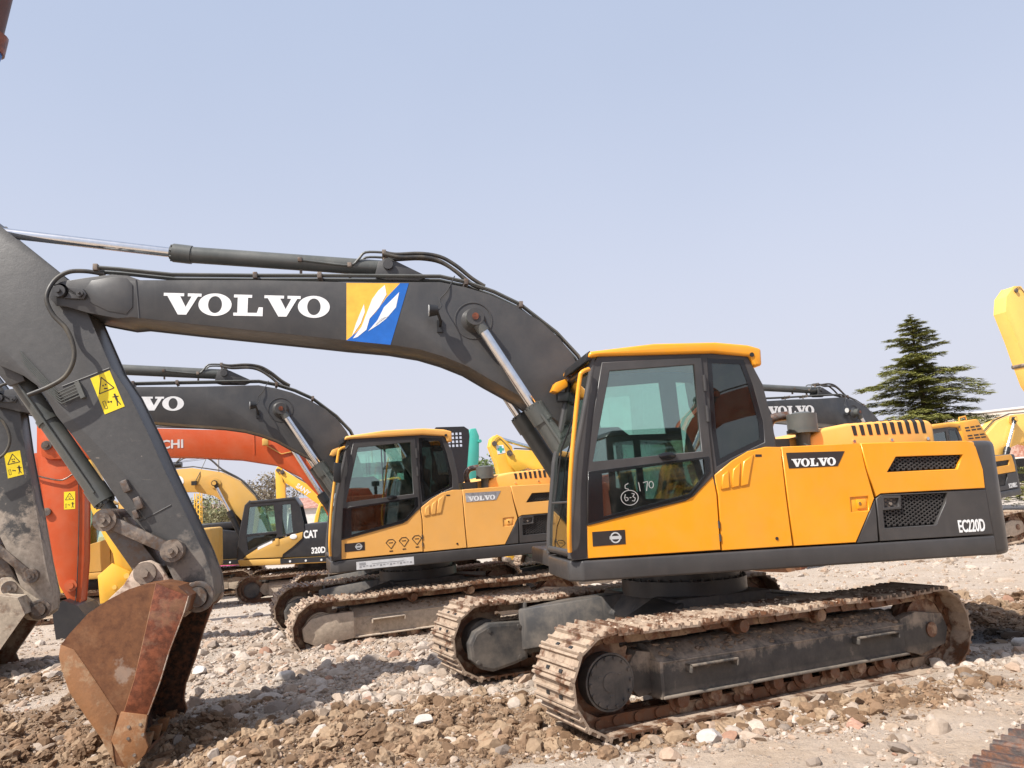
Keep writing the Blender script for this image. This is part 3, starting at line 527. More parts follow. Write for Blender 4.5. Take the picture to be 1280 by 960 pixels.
def mud_lumps(name, parent, regions, n, mat, smin=.006, smax=.028, heap=False, parent_seed=0):
    """clods of dried earth lying on steel"""
    mb = MB(); ico = ICO1
    for i in range(n):
        x0, x1, y0, y1, zf = regions[i % len(regions)]
        x = rs.uniform(x0, x1); y = rs.uniform(y0, y1); s = smin+(smax-smin)*rs.rand()**3; a = rs.rand()*6.3
        d = 1+rs.uniform(-.3, .3, len(ico[0])); z = zf(x, y)
        vs = [(x+(v[0]*cos(a)-v[1]*sin(a))*s*k*1.3, y+(v[0]*sin(a)+v[1]*cos(a))*s*k, z+v[2]*s*k*.7+s*.2) for v, k in zip(ico[0], d)]
        mb.add(vs, ico[1], False)
    if heap:
        for (x0, x1, y0, y1, zf) in regions[:1]:
            gx, gy = 120, 12; XX, YY = np.meshgrid(np.linspace(x0, x1, gx), np.linspace(y0, y1, gy)); h = (fbm(XX+3*parent_seed, YY, 7, 4, 40)-.42)*.07+(fbm(XX, YY, 26, 3, 41)-.5)*.03; e = np.minimum(1, 5*np.minimum((XX-x0)/(x1-x0), (x1-XX)/(x1-x0)))*np.minimum(1, 4*np.minimum((YY-y0)/(y1-y0), (y1-YY)/(y1-y0)))
            vs = [(X, Y, zf(X, Y)+float(a)*float(b)-.006) for X, Y, a, b in zip(XX.ravel(), YY.ravel(), h.ravel(), e.ravel())]
            mb.add(vs, [(j*gx+i, j*gx+i+1, (j+1)*gx+i+1, (j+1)*gx+i) for j in range(gy-1) for i in range(gx-1)], True)
    o = mb.build(name, mat, parent, fixn=False); tag(o, kind='stuff'); return o
def _ico(sub):
    bm = bmesh.new(); bmesh.ops.create_icosphere(bm, subdivisions=sub, radius=1); v = [tuple(x.co) for x in bm.verts]; f = [[q.index for q in p.verts] for p in bm.faces]; bm.free(); return v, f
ICO1 = _ico(1); ICO2 = _ico(2)
def undercarriage(root, delta, frame_mat, mud_n=0, detail=True, motor_mat=None, guard_on_near=False, flip=1):
    R = Matrix.Rotation(delta, 4, 'Z')
    def put(o):
        o.location = R @ Vector(o.location); o.rotation_euler = (0, 0, delta); return o
    # centre frame
    mb = MB(); mb.prism([(-.62,.42),(-.70,.60),(-.55,.80),(.55,.80),(.70,.60),(.62,.42)], -.62, .62)
    for sx in (1,-1):
        for sy in (1,-1):
            a = Vector((sx*.40, sy*.35)); b = Vector((sx*1.36, sy*1.0)); d = (b-a).normalized(); n = Vector((-d.y, d.x))*.17
            top0, top1, bo0, bo1 = .80, .66, .42, .26
            q = [a+n, a-n, b-n*1.1, b+n*1.1]
            vs = [(q[0].x,q[0].y,bo0),(q[1].x,q[1].y,bo0),(q[2].x,q[2].y,bo1),(q[3].x,q[3].y,bo1),(q[0].x,q[0].y,top0),(q[1].x,q[1].y,top0),(q[2].x,q[2].y,top1),(q[3].x,q[3].y,top1)]
            mb.add(vs, [(0,1,2,3),(4,5,6,7),(0,1,5,4),(1,2,6,5),(2,3,7,6),(3,0,4,7)])
            mb.box(sx*1.36-.02, sx*1.36+.02, min(sy*.88,sy*1.02), max(sy*.88,sy*1.02), .22, .72)
    cf = put(mb.build('centre_frame', M['ucarr'], root, bevel=.012))
    mb = MB(); mb.cyl((0,0,.78), (0,0,.93), .62, 48); mb.cyl((0,0,.93), (0,0,1.10), .56, 48)
    for k in range(36): a = 2*pi*k/36; mb.cyl((.60*cos(a),.60*sin(a),.925), (.60*cos(a),.60*sin(a),.95), .014, 6)
    put(mb.build('slewing_ring', M['char'], root))
    for sy in (1,-1):
        yc = sy*TG
        mb = MB(); mb.prism([(sy*1.36,.20),(sy*1.36,.455),(sy*1.22,.56),(sy*1.14,.58),(sy*1.02,.56),(sy*.94,.47),(sy*.94,.20)], -1.42, 1.32, 'x')
        mb.box(-1.42, 1.32, min(sy*1.355,sy*1.40), max(sy*1.355,sy*1.40), .19, .213); mb.box(-1.42, 1.32, min(sy*1.345,sy*1.368), max(sy*1.345,sy*1.368), .445, .462)
        mb.prism([(-1.40,.22),(-1.40,.50),(-1.62,.55),(-1.98,.50),(-2.04,.36),(-1.98,.22),(-1.62,.16)], sy*1.25, sy*1.35)
        mb.prism([(-1.40,.22),(-1.40,.50),(-1.62,.55),(-1.98,.50),(-2.04,.36),(-1.98,.22),(-1.62,.16)], sy*1.04, sy*1.14)
        mb.prism([(1.30,.22),(1.30,.52),(1.45,.55),(1.60,.36),(1.45,.20)], sy*1.04, sy*1.25)
        if detail:   # step brackets on the outer face
            for (a, b) in ((1.08,.60),(-.75,-1.28)):
                mb.box(b, a, min(sy*1.34,sy*1.44), max(sy*1.34,sy*1.44), .405, .425)
                mb.box(b, b+.02, min(sy*1.34,sy*1.44), max(sy*1.34,sy*1.44), .36, .425); mb.box(a-.02, a, min(sy*1.34,sy*1.44), max(sy*1.34,sy*1.44), .36, .425)
            mb.box(-.84, -.74, min(sy*1.34,sy*1.3615), max(sy*1.34,sy*1.3615), .30, .39); mb.box(1.30, 1.335, min(sy*.93,sy*1.385), max(sy*.93,sy*1.385), .19, .47)
        tf = put(mb.build('track_frame', frame_mat, root, bevel=.008))
        # final drive
        mb = MB(); mb.cyl((TL-.03, sy*1.00, .375), (TL-.03, sy*1.345, .375), .205, 40); mb.cyl((TL-.03, sy*1.345, .375), (TL-.03, sy*1.365, .375), .19, 40)
        for k in range(14): a = 2*pi*k/14; mb.cyl((TL-.03+.175*cos(a), sy*1.36, .375+.175*sin(a)), (TL-.03+.175*cos(a), sy*1.378, .375+.175*sin(a)), .013, 8)
        mb.ring((TL-.03, sy*1.345, .375), (0,sy,0), .212, .195, .012, 40); mb.cyl((TL-.03, sy*1.36, .375), (TL-.03, sy*1.372, .375), .07, 24)
        for k in range(3): a = .5+2.1*k; mb.box(TL-.03+.10*cos(a)-.02, TL-.03+.10*cos(a)+.02, min(sy*1.36,sy*1.368), max(sy*1.36,sy*1.368), .375+.10*sin(a)-.008, .375+.10*sin(a)+.008)
        if guard_on_near: mb.prism([(x, z) for x, z in [(1.33,.20),(1.33,.55),(1.70,.55),(1.90,.52),(2.02,.40),(2.0,.24),(1.85,.16)]], sy*1.30, sy*1.42)
        link_ = mb.build('final_drive', motor_mat or M['ucarr'], tf, bevel=.006)
        mb = MB(); poly = []
        for k in range(44): r = .325 if k % 2 else .285; a = 2*pi*k/44; poly += [(TL-.03+r*cos(a-.03), .375+r*sin(a-.03)), (TL-.03+r*cos(a+.03), .375+r*sin(a+.03))]
        mb.prism(poly, yc-.03, yc+.03); mb.build('sprocket', M['roller'], tf)
        mb = MB(); mb.cyl((-TL,yc-.09,.385),(-TL,yc+.09,.385), .27, 36); mb.cyl((-TL,yc-.03,.385),(-TL,yc+.03,.385), .30, 36); mb.cyl((-TL,yc-.17,.37),(-TL,yc+.17,.37), .07, 16)
        mb.build('idler_wheel', M['roller'], tf)
        # motor guard plate on the inner side
        mb = MB(); mb.prism(P['farplate'], sy*.84, sy*.96); gp = mb.build('motor_guard', M['ucarr'], tf, bevel=.01)
        mb = MB(); pl = inset(P['farplate'], .03); mb.prism(pl, sy*.832, sy*.85)
        for (x, z) in [(1.47,.50),(1.80,.49),(1.93,.20),(1.47,.20)]: mb.cyl((x, sy*.825, z), (x, sy*.85, z), .022, 10)
        mb.build('cover_plate', M['ucarr'], gp)
        for k in range(8):
            x = 1.12-k*.325; mb = MB(); mb.lathe((x, yc-.17, .155), (0,1,0), [(.0,0),(.055,0),(.06,.02),(.06,.05),(.10,.055),(.10,.09),(.07,.10),(.07,.24),(.10,.25),(.10,.285),(.06,.29),(.06,.32),(.055,.34),(0,.34)], 16)
            mb.build('bottom_roller', M['roller'], tf)
        for x in (.45, -.42):
            mb = MB(); mb.lathe((x, yc-.12, .64), (0,1,0), [(0,0),(.05,0),(.05,.03),(.075,.035),(.075,.20),(.06,.205),(.06,.26),(.05,.29),(0,.29)], 18); mb.box(x-.05, x+.05, yc-.14, yc-.10, .52, .66)
            mb.build('carrier_roller', M['roller'], tf)
        b = link('track_belt', BELT, root); b.location = (0, yc, 0); put(b)
        if mud_n:
            zf = lambda x, y: .455 + max(0, min(1, (1.36-abs(y))/.14))*.10
            mud_lumps('dried_mud', tf, [(-1.38,1.25,min(sy*1.0,sy*1.31),max(sy*1.0,sy*1.31),zf),(-1.38,.9,sy*1.15,sy*1.33,zf),(1.35,1.7,sy*1.0,sy*1.1,lambda x,y:.55)], mud_n, M['mud'], heap=True)
            if True:
                mm = mud_lumps('track_mud', root, [(-1.9,1.7,sy*.92,sy*1.47,lambda x,y:.752)], mud_n//2, M['mudp'], .004, .016); put(mm)
M['mud'] = muddy('dried_earth', (.26,.19,.13), (.36,.27,.19), .5, .95, rust=(.20,.14,.10), metal=0)
M['mudp'] = muddy('pale_dried_mud', (.42,.32,.24), (.56,.44,.33), .6, .95, rust=(.36,.26,.18), metal=0)

# ------------------------------------------------------------------ front end: boom, stick, bucket, cylinders
def cyl_part(root, name, a, b, c, rb, rr, mat, eye=True):
    """hydraulic cylinder: barrel from foot c to gland b, rod from b to eye a"""
    a, b, c = Vector(a), Vector(b), Vector(c); d = (a-b).normalized()
    mb = MB(); mb.cyl(c, b-d*.16, rb, 24); mb.cyl(b-d*.17, b, rb*1.13, 24); mb.cyl(b, b+d*.03, rb*.85, 24)
    for k in range(8):
        z = d; x = z.orthogonal().normalized(); y = z.cross(x); q = b+(x*cos(k*pi/4)+y*sin(k*pi/4))*rb*.97; mb.cyl(q, q+d*.02, .011, 6)
    mb.cyl(c+Vector((0,-.09,0)), c+Vector((0,.09,0)), rb*1.05, 20); 
    p = mb.build(name, mat, root, bevel=.004)
    mb = MB(); mb.cyl(b, a, rr, 20); mb.build('rod', M['chrome'], p)
    if eye:
        mb = MB(); mb.cyl(a+Vector((0,-.055,0)), a+Vector((0,.055,0)), rr*1.75, 24); mb.cyl(a-d*rr*1.5, a-d*rr*3.3, rr*1.2, 16); mb.build('rod_eye', mat, p, bevel=.004)
    return p
def box_skin(mb, poly, y0, y1, flange=.02, over=.012):
    mb.prism(poly, y0, y1)
def boom_part(root, boomP, mat, yw=.29, name='boom'):
    mb = MB(); mb.prism(inset(boomP, .012), -yw+.016, yw-.016)     # top, bottom and filling plates set in
    mb.prism(boomP, yw-.016, yw); mb.prism(boomP, -yw, -yw+.016)   # side plates stand proud
    return mb.build(name, mat, root, bevel=.004)
def warn_sticker(parent, P4, y, y_dir=1):
    """yellow warning label with a triangle and a pictogram of a person keeping clear; P4 = corners TL, TR, BR, BL in (x,z)"""
    a, b, c, d = [Vector(p) for p in P4]
    mb = MB(); mb.prism([tuple(a), tuple(b), tuple(c), tuple(d)], y-.001, y+.003); st = mb.build('warning_sticker', M['yel_sticker'], parent)
    def m(u, v): 
        t = a.lerp(b, u); q = d.lerp(c, u); r = t.lerp(q, v); return (r.x, r.y)
    mb = MB()
    def stroke(p, q, w=.018):
        p, q = Vector(m(*p)), Vector(m(*q)); e = (q-p).normalized(); n = Vector((-e.y, e.x))*w/2
        mb.prism([tuple(p+n), tuple(p-n), tuple(q-n), tuple(q+n)], y+.002, y+.0045)
    W = (a-b).length*.05
    T = [(.5,.08),(.88,.46),(.12,.46)]
    for i in range(3): stroke(T[i], T[(i+1)%3], W)
    stroke((.4,.30),(.47,.30),W*1.6); stroke((.53,.30),(.6,.30),W*1.6); stroke((.42,.38),(.58,.41),W*1.3)
    stroke((.78,.60),(.78,.66),W*1.8); stroke((.78,.66),(.78,.78),W*2.2); stroke((.78,.78),(.70,.92),W); stroke((.78,.78),(.86,.92),W); stroke((.64,.66),(.92,.70),W)
    stroke((.34,.75),(.54,.75),W*.8); stroke((.34,.75),(.40,.71),W*.7); stroke((.54,.75),(.48,.79),W*.7)
    for p, q in (((.12,.68),(.12,.88)),((.12,.88),(.24,.88)),((.24,.88),(.24,.68)),((.24,.68),(.12,.68))): stroke(p, q, W*.5)
    mb.build('pictogram', M['dark_plate'], st)
    return st
def bucket_part(root, poly, hw, side_mat, inner_mat, open_i, band=None, tooth=None, heel=None, ear=None, mats=None):
    """poly: side outline; edges from open_i[0] to open_i[1] (indices, wrapping) are the open mouth"""
    n = len(poly); mb = MB()
    mb.cur = 0; mb.prism(poly, hw-.022, hw); mb.prism(poly, -hw, -hw+.022)
    i0, i1 = open_i; shell = [poly[k % n] for k in range(i1, i0+n+1)] if i1 > i0 else [poly[k] for k in range(i1, i0+1)]
    inn = inset(poly, .022); shi = [inn[k % n] for k in range(i1, i0+n+1)] if i1 > i0 else [inn[k] for k in range(i1, i0+1)]
    for k in range(len(shell)-1):
        a, b, c, d = shell[k], shell[k+1], shi[k+1], shi[k]
        vs = [(p[0], y, p[1]) for y in (-hw+.02, hw-.02) for p in (a, b, c, d)]
        mb.cur = 0; mb.add(vs, [(0,1,5,4),(0,1,2,3),(4,5,6,7),(0,3,7,4),(1,2,6,5)]); mb.cur = 1; mb.add(vs, [(2,3,7,6)])
    mb.cur = 1; mb.prism(inset(poly, .01), hw-.030, hw-.021); mb.prism(inset(poly, .01), -hw+.021, -hw+.030)
    b = mb.build('bucket', [side_mat, inner_mat], root, fixn=True)
    for sy in (1, -1):
        def on(pl, nm, t, mat, bev=.004):
            mb = MB(); mb.prism(pl, sy*(hw-.001), sy*(hw+t)); return mb.build(nm, mat, b, bevel=bev)
        if heel: on(heel, 'heel_plate', .010, mats[2])
        if band:
            on(band, 'side_band', .012, mats[1]); k0, k1 = band[0], band[6]
            mb = MB(); mb.tube([xz(band[0], sy*(hw+.005)), xz(band[-1], sy*(hw+.005)), xz(band[-2], sy*(hw+.005)), xz(band[-3], sy*(hw+.005))], .004, 6); mb.build('weld_bead', M['rust_tan'], b)
            mb = MB(); mb.tube([xz(q, sy*(hw+.006)) for q in band[1:6]], .007, 6); mb.build('worn_edge', M['edge'], b)
        if heel: mb = MB(); mb.tube([xz(q, sy*(hw+.004)) for q in heel[:4]], .004, 6); mb.build('weld_bead', M['rust_tan'], b)
        if tooth:
            o = on(tooth, 'side_cutter', .022, mats[2])
        if tooth:
            c = Vector((sum(p[0] for p in tooth)/len(tooth), sum(p[1] for p in tooth)/len(tooth))); mb = MB()
            for dx, dz in ((-.04,.13),(.05,.12),(-.06,.05),(.05,.03),(.0,-.1)): mb.cyl((c.x+dx, sy*(hw+.02), c.y+dz), (c.x+dx, sy*(hw+.03), c.y+dz), .013, 10)
            mb.build('bolts', M['link'], b)
    if ear:
        for sy in (1, -1):
            mb = MB(); mb.prism(ear, sy*.20, sy*.255); mb.build('hinge_ear', mats[3] if mats else side_mat, b, bevel=.012)
    return b
def teeth(bucket, c, d, hw, mat, n=5, L=.22):
    """row of digging teeth at the lip; c = lip point (x,z), d = direction"""
    d = Vector((d[0], d[1])).normalized(); nn = Vector((-d.y, d.x))
    for k in range(n):
        y = -hw+.10+k*(2*hw-.20)/(n-1); mb = MB(); a = Vector(c)
        q = [a-d*.05+nn*.05, a-d*.05-nn*.05, a+d*L]
        mb.prism([tuple(p) for p in q], y-.045, y+.045); mb.build('tooth', mat, bucket, bevel=.01)
def xz(p, y): return (p[0], y, p[1])
def pin(mb, p, y0, y1, r, bolt=True):
    mb.cyl(xz(p, y0), xz(p, y1), r, 24); s = 1 if y1 > y0 else -1
    if bolt: mb.cyl(xz(p, y1), xz(p, y1+s*.03), r*.42, 6)
def volvo_body(root, c, detail=True, plate='dark', num='EC220D', worn=False):
    Y1 = 1.345; yel = c['yel']; dk = c['dark']
    # ---- platform
    dz0, dz1 = 1.07, 1.240; xf = 1.47; xr = -2.46
    mb = MB(); mb.prism([(xf-.10,1.345),(xf,1.25),(xf,.42),(1.05,.42),(1.05,-.30),(1.30,-.38),(1.30,-1.345),(xr,-1.345),(xr,1.345)], dz0, dz1, 'z')
    dk_o = mb.build('platform', dk, root, bevel=.02, seg=3)
    # ---- counterweight: plan outline swept up
    pl = [(-2.44,1.335),(-2.56,1.32),(-2.68,1.24),(-2.78,1.05),(-2.84,.6),(-2.86,0),(-2.84,-.6),(-2.78,-1.05),(-2.68,-1.24),(-2.56,-1.32),(-2.44,-1.335),(-2.0,-1.2),(-2.0,1.2)]
    mb = MB(); mb.prism(pl, 1.062, 2.10, 'z'); cw = mb.build('counterweight', dk, root, bevel=.055, seg=4)
    # ---- left side panels
    T_ = .05
    p1 = panel('cab_skirt', P['p1'], [], Y1-T_, Y1, yel, root)
    p2 = panel('service_door', P['p2'], [], Y1-T_, Y1, yel, root)
    p3 = panel('engine_door', P['p3'], [inset(P['latch'], 0)], Y1-T_, Y1, yel, root)
    p3d = panel('door_corner', P['p3d'], [], Y1-T_, Y1, dk, root)
    p4 = panel('upper_rear_panel', P['p4'], [P['gr1']], Y1-T_, Y1, yel, root)
    p4d = panel('lower_rear_panel', P['p4d'], [P['gr2']], Y1-T_, Y1, dk, root)
    for gp, par in ((P['gr1'], p4), (P['gr2'], p4d)):
        x0, x1 = min(p[0] for p in gp), max(p[0] for p in gp); z0, z1 = min(p[1] for p in gp), max(p[1] for p in gp)
        mb = MB(); mb.box(x0-.03, x1+.03, Y1-.09, Y1-.075, z0-.03, z1+.03); mb.build('grille_back', M['inner'], par)
        mb = MB(); cw_, ch = .056, .034; j = 0; z = z0-.02
        def inside(x, z):
            n = len(gp); r = False
            for i in range(n):
                a, b = gp[i], gp[(i+1) % n]
                if (a[1] > z) != (b[1] > z) and x < (b[0]-a[0])*(z-a[1])/(b[1]-a[1])+a[0]: r = not r
            return r
        while z < z1+.02:
            x = x0-.02+(cw_/2 if j % 2 else 0)
            while x < x1+.02:
                # open hexagon drawn by three strips
                pts = [(x, z), (x+cw_*.30, z+ch*.5), (x+cw_*.70, z+ch*.5), (x+cw_, z)]
                for a, b in zip(pts[:-1], pts[1:]):
                    if not (inside(*a) and inside(*b)): continue
                    a_, b_ = Vector(a), Vector(b); e = (b_-a_).normalized(); n = Vector((-e.y, e.x))*.0045
                    mb.prism([tuple(a_+n-e*.002), tuple(a_-n-e*.002), tuple(b_-n+e*.002), tuple(b_+n+e*.002)], Y1-.045, Y1-.028)
                pts = [(x, z), (x+cw_*.30, z-ch*.5)]
                x += cw_
            z += ch*.5; j += 1
        mb.build('grille_mesh', M['char_body'], par)
    # handle recess in the grille
    panel('grille_latch', P['hbox'], [inset(P['hbox'], .022)], Y1-.04, Y1-.002, dk, p4d, .003)
    hb = inset(P['hbox'], .02); mb = MB(); mb.prism(hb, Y1-.05, Y1-.03); cc = Vector((sum(p[0] for p in hb)/4, sum(p[1] for p in hb)/4)); mb.cyl((cc.x, Y1-.03, cc.y-.01), (cc.x, Y1-.012, cc.y-.01), .014, 12)
    mb.build('lock', M['link'], p4d)
    lb = P['latch']; mb = MB(); mb.prism(inset(lb, -.004), Y1-.05, Y1-.012); mb.build('latch_recess', yel, p3, bevel=.003)
    lx = sum(p[0] for p in lb)/4; lz = sum(p[1] for p in lb)/4
    mb = MB(); mb.box(lx-.065, lx+.025, Y1-.013, Y1+.001, lz-.042, lz+.042); mb.build('latch', yel, p3, bevel=.006)
    mb = MB(); mb.cyl((lx+.0, Y1-.002, lz+.005), (lx+.0, Y1+.006, lz+.005), .014, 14); mb.build('lock', M['chrome'], p3)
    for k in range(3): # raised louvres
        v = P['vent%d' % k]; panel('louvre', v, [], Y1-.012, Y1+.012, yel, p2, .008)
    mb = MB(); mb.prism(P['slot'], Y1-.01, Y1+.002); mb.build('vent_slot', M['dark_plate'], p2); mb = MB(); mb.cyl((P['keyhole'][0][0], Y1-.01, P['keyhole'][0][1]), (P['keyhole'][0][0], Y1+.006, P['keyhole'][0][1]), .014, 12); mb.build('key_lock', M['dark_plate'], p2)
    # hinges
    for (x, z) in (((P['line1'][2][0]+.005), 1.36), ((P['line1'][2][0]+.005), 1.47)):
        mb = MB(); mb.cyl((x, Y1+.004, z-.03), (x, Y1+.004, z+.03), .009, 8); mb.build('hinge', M['char_body'], p2)
    # name plate
    if plate == 'dark': mb = MB(); mb.prism(P['plate'], Y1-.001, Y1+.003); npl = mb.build('name_plate', M['dark_plate'], p3)
    else: mb = MB(); mb.prism([P['plate'][0], P['plate'][1], P['plate'][2], P['plate'][3]], Y1-.001, Y1+.003); npl = mb.build('name_plate', M['plate_worn'], p3)
    w, W = slab_word('VOLVO'); t = P['ptext']
    on_side(npl, 'lettering', M['white'], Y1+.003, (t[0][0], t[2][1]+.004), (t[2][0], t[2][1]+.004), t[1][1]-t[2][1]-.008, w)
    t = P['ectext']
    on_side(p4d, 'lettering', M['white'], Y1, (t[0][0]+(.0 if len(num) < 7 else .1), t[2][1]), (t[2][0], t[2][1]), t[1][1]-t[2][1], text=num, bold=.022)
    # round emblem: dark rectangle with a silver ring and a diagonal bar
    lg = P['logo']; mb = MB(); mb.prism(lg, Y1-.001, Y1+.003); lo = mb.build('emblem_plate', M['dark_plate'], p1)
    cx, cz = (lg[1][0]+lg[2][0])/2+.085, (lg[0][1]+lg[2][1])/2
    mb = MB(); mb.ring((cx, Y1+.003, cz), (0,1,0), .045, .034, .003); mb.box(cx-.05, cx+.05, Y1+.002, Y1+.0065, cz-.013, cz+.013); mb.build('emblem', M['silver'], lo)
    # ---- body core behind the panels, deck top, right side boxes
    mb = MB(); mb.prism([(-2.44,1.25),(-2.44,2.07),(-.42,2.075),(-.42,1.25)], -.40, Y1-.10); mb.build('machinery_housing', c['inner'], root, bevel=.02)
    mb = MB(); mb.prism([(-2.40,2.02),(-2.40,2.095),(-.46,2.095),(-.40,2.02)], -1.30, Y1-.012); mb.build('deck_plate', yel, root, bevel=.02)
    mb = MB(); mb.prism([(-2.42,1.245),(-2.42,2.06),(.20,2.06),(.34,1.98),(.34,1.245)], -1.34, -.42); mb.build('tank_housing', yel, root, bevel=.025)
    mb = MB(); mb.prism([(.36,1.245),(.36,1.72),(.95,1.70),(1.02,1.60),(1.02,1.245)], -1.33, -.45); mb.build('tool_box', dk, root, bevel=.025)
    # ---- engine hood with slots
    hp = P['hood']; top = max(p[1] for p in hp)
    if c.get('hood', True):
        x1, x0 = hp[0][0], hp[-1][0]
        mb = MB(); mb.prism([(x1,2.09),(x1-.02,hp[1][1]),(x1-.12,hp[2][1]),(hp[3][0],hp[3][1]),(hp[4][0],top),(x0+.05,top-.01),(x0,hp[6][1]),(x0,2.09)], -.93, .93)
        hd = mb.build('engine_hood', c['hood_mat'], root, bevel=.035, seg=4)
        for k in range(10):
            x = hp[3][0]-.06-k*(hp[3][0]-hp[5][0]-.02)/10.2; mb = MB()
            z = top-.012
            zt = (hp[3][1]+(top-hp[3][1])*min(1, k/5)) if k < 5 else top
            q = [(x-.022, .70, zt+.002), (x+.022, .70, zt+.002), (x+.022, .915, zt+.002), (x+.020, .932, zt-.02), (x+.0, .934, 2.215), (x-.035, .934, 2.215), (x-.022, .932, zt-.02), (x-.022, .915, zt+.002)]
            mb.add([(q[0][0], .62, zt+.003), (q[1][0], .62, zt+.003), (q[1][0], .905, zt+.003), (q[0][0], .905, zt+.003), (x+.020, .9335, zt-.028), (x-.024, .9335, zt-.028), (x+.004, .9335, 2.215), (x-.034, .9335, 2.215)],
                   [(0,1,2,3),(3,2,4,5),(5,4,6,7)])
            mb.build('vent_slot', M['inner'], hd, fixn=False)
        for x in (hp[3][0]-.05, (hp[3][0]+hp[5][0])/2-.02, hp[5][0]+.02): mb = MB(); mb.cyl((x,.93,2.16), (x,.945,2.16), .016, 10); mb.build('bolt', M['chrome'], hd)
        mb = MB(); mb.prism([(x1+.30,2.09),(x1+.24,2.20),(x1+.02,2.24),(x1-.04,2.09)], .05, .78); mb.build('front_hood', c['hood_mat'], root, bevel=.03)
    # ---- pre-cleaner on its stem
    e = P['exh']; ex0, ex1 = e[0][0], e[1][0]; xc = (ex0+ex1)/2; r = abs(ex0-ex1)/2
    mb = MB(); mb.cyl((xc,.85,e[1][1]+.03), (xc,.85,e[0][1]-.01), r*.98, 32); mb.cyl((xc,.85,e[1][1]), (xc,.85,e[1][1]+.03), r*1.05, 32); mb.cyl((xc,.85,e[0][1]-.01), (xc,.85,e[0][1]+.008), r*.8, 32, r1=r*.5)
    pc = mb.build('air_precleaner', c['tube'], root, bevel=.006)
    mb = MB(); mb.cyl((xc,.85,2.08), (xc,.85,e[1][1]+.01), r*.5, 20); mb.box(xc+.12, xc+.36, .55, .80, 2.09, 2.22); mb.build('stem', c['tube'], pc)
    mb = MB(); mb.tube(catmull([(xc+.24,.68,2.20),(xc+.26,.68,2.34),(xc+.20,.68,2.43),(xc+.05,.7,2.45)], 5), .045, 12); mb.build('exhaust_pipe', M['steel'], root)
    # handrail on the right
    mb = MB(); mb.tube(catmull([(.9,-1.28,1.7),(.9,-1.28,2.25),(.8,-1.28,2.32),(.1,-1.28,2.42),(0,-1.28,2.35),(-.05,-1.28,2.05)], 4), .018, 8); mb.build('handrail', yel, root)

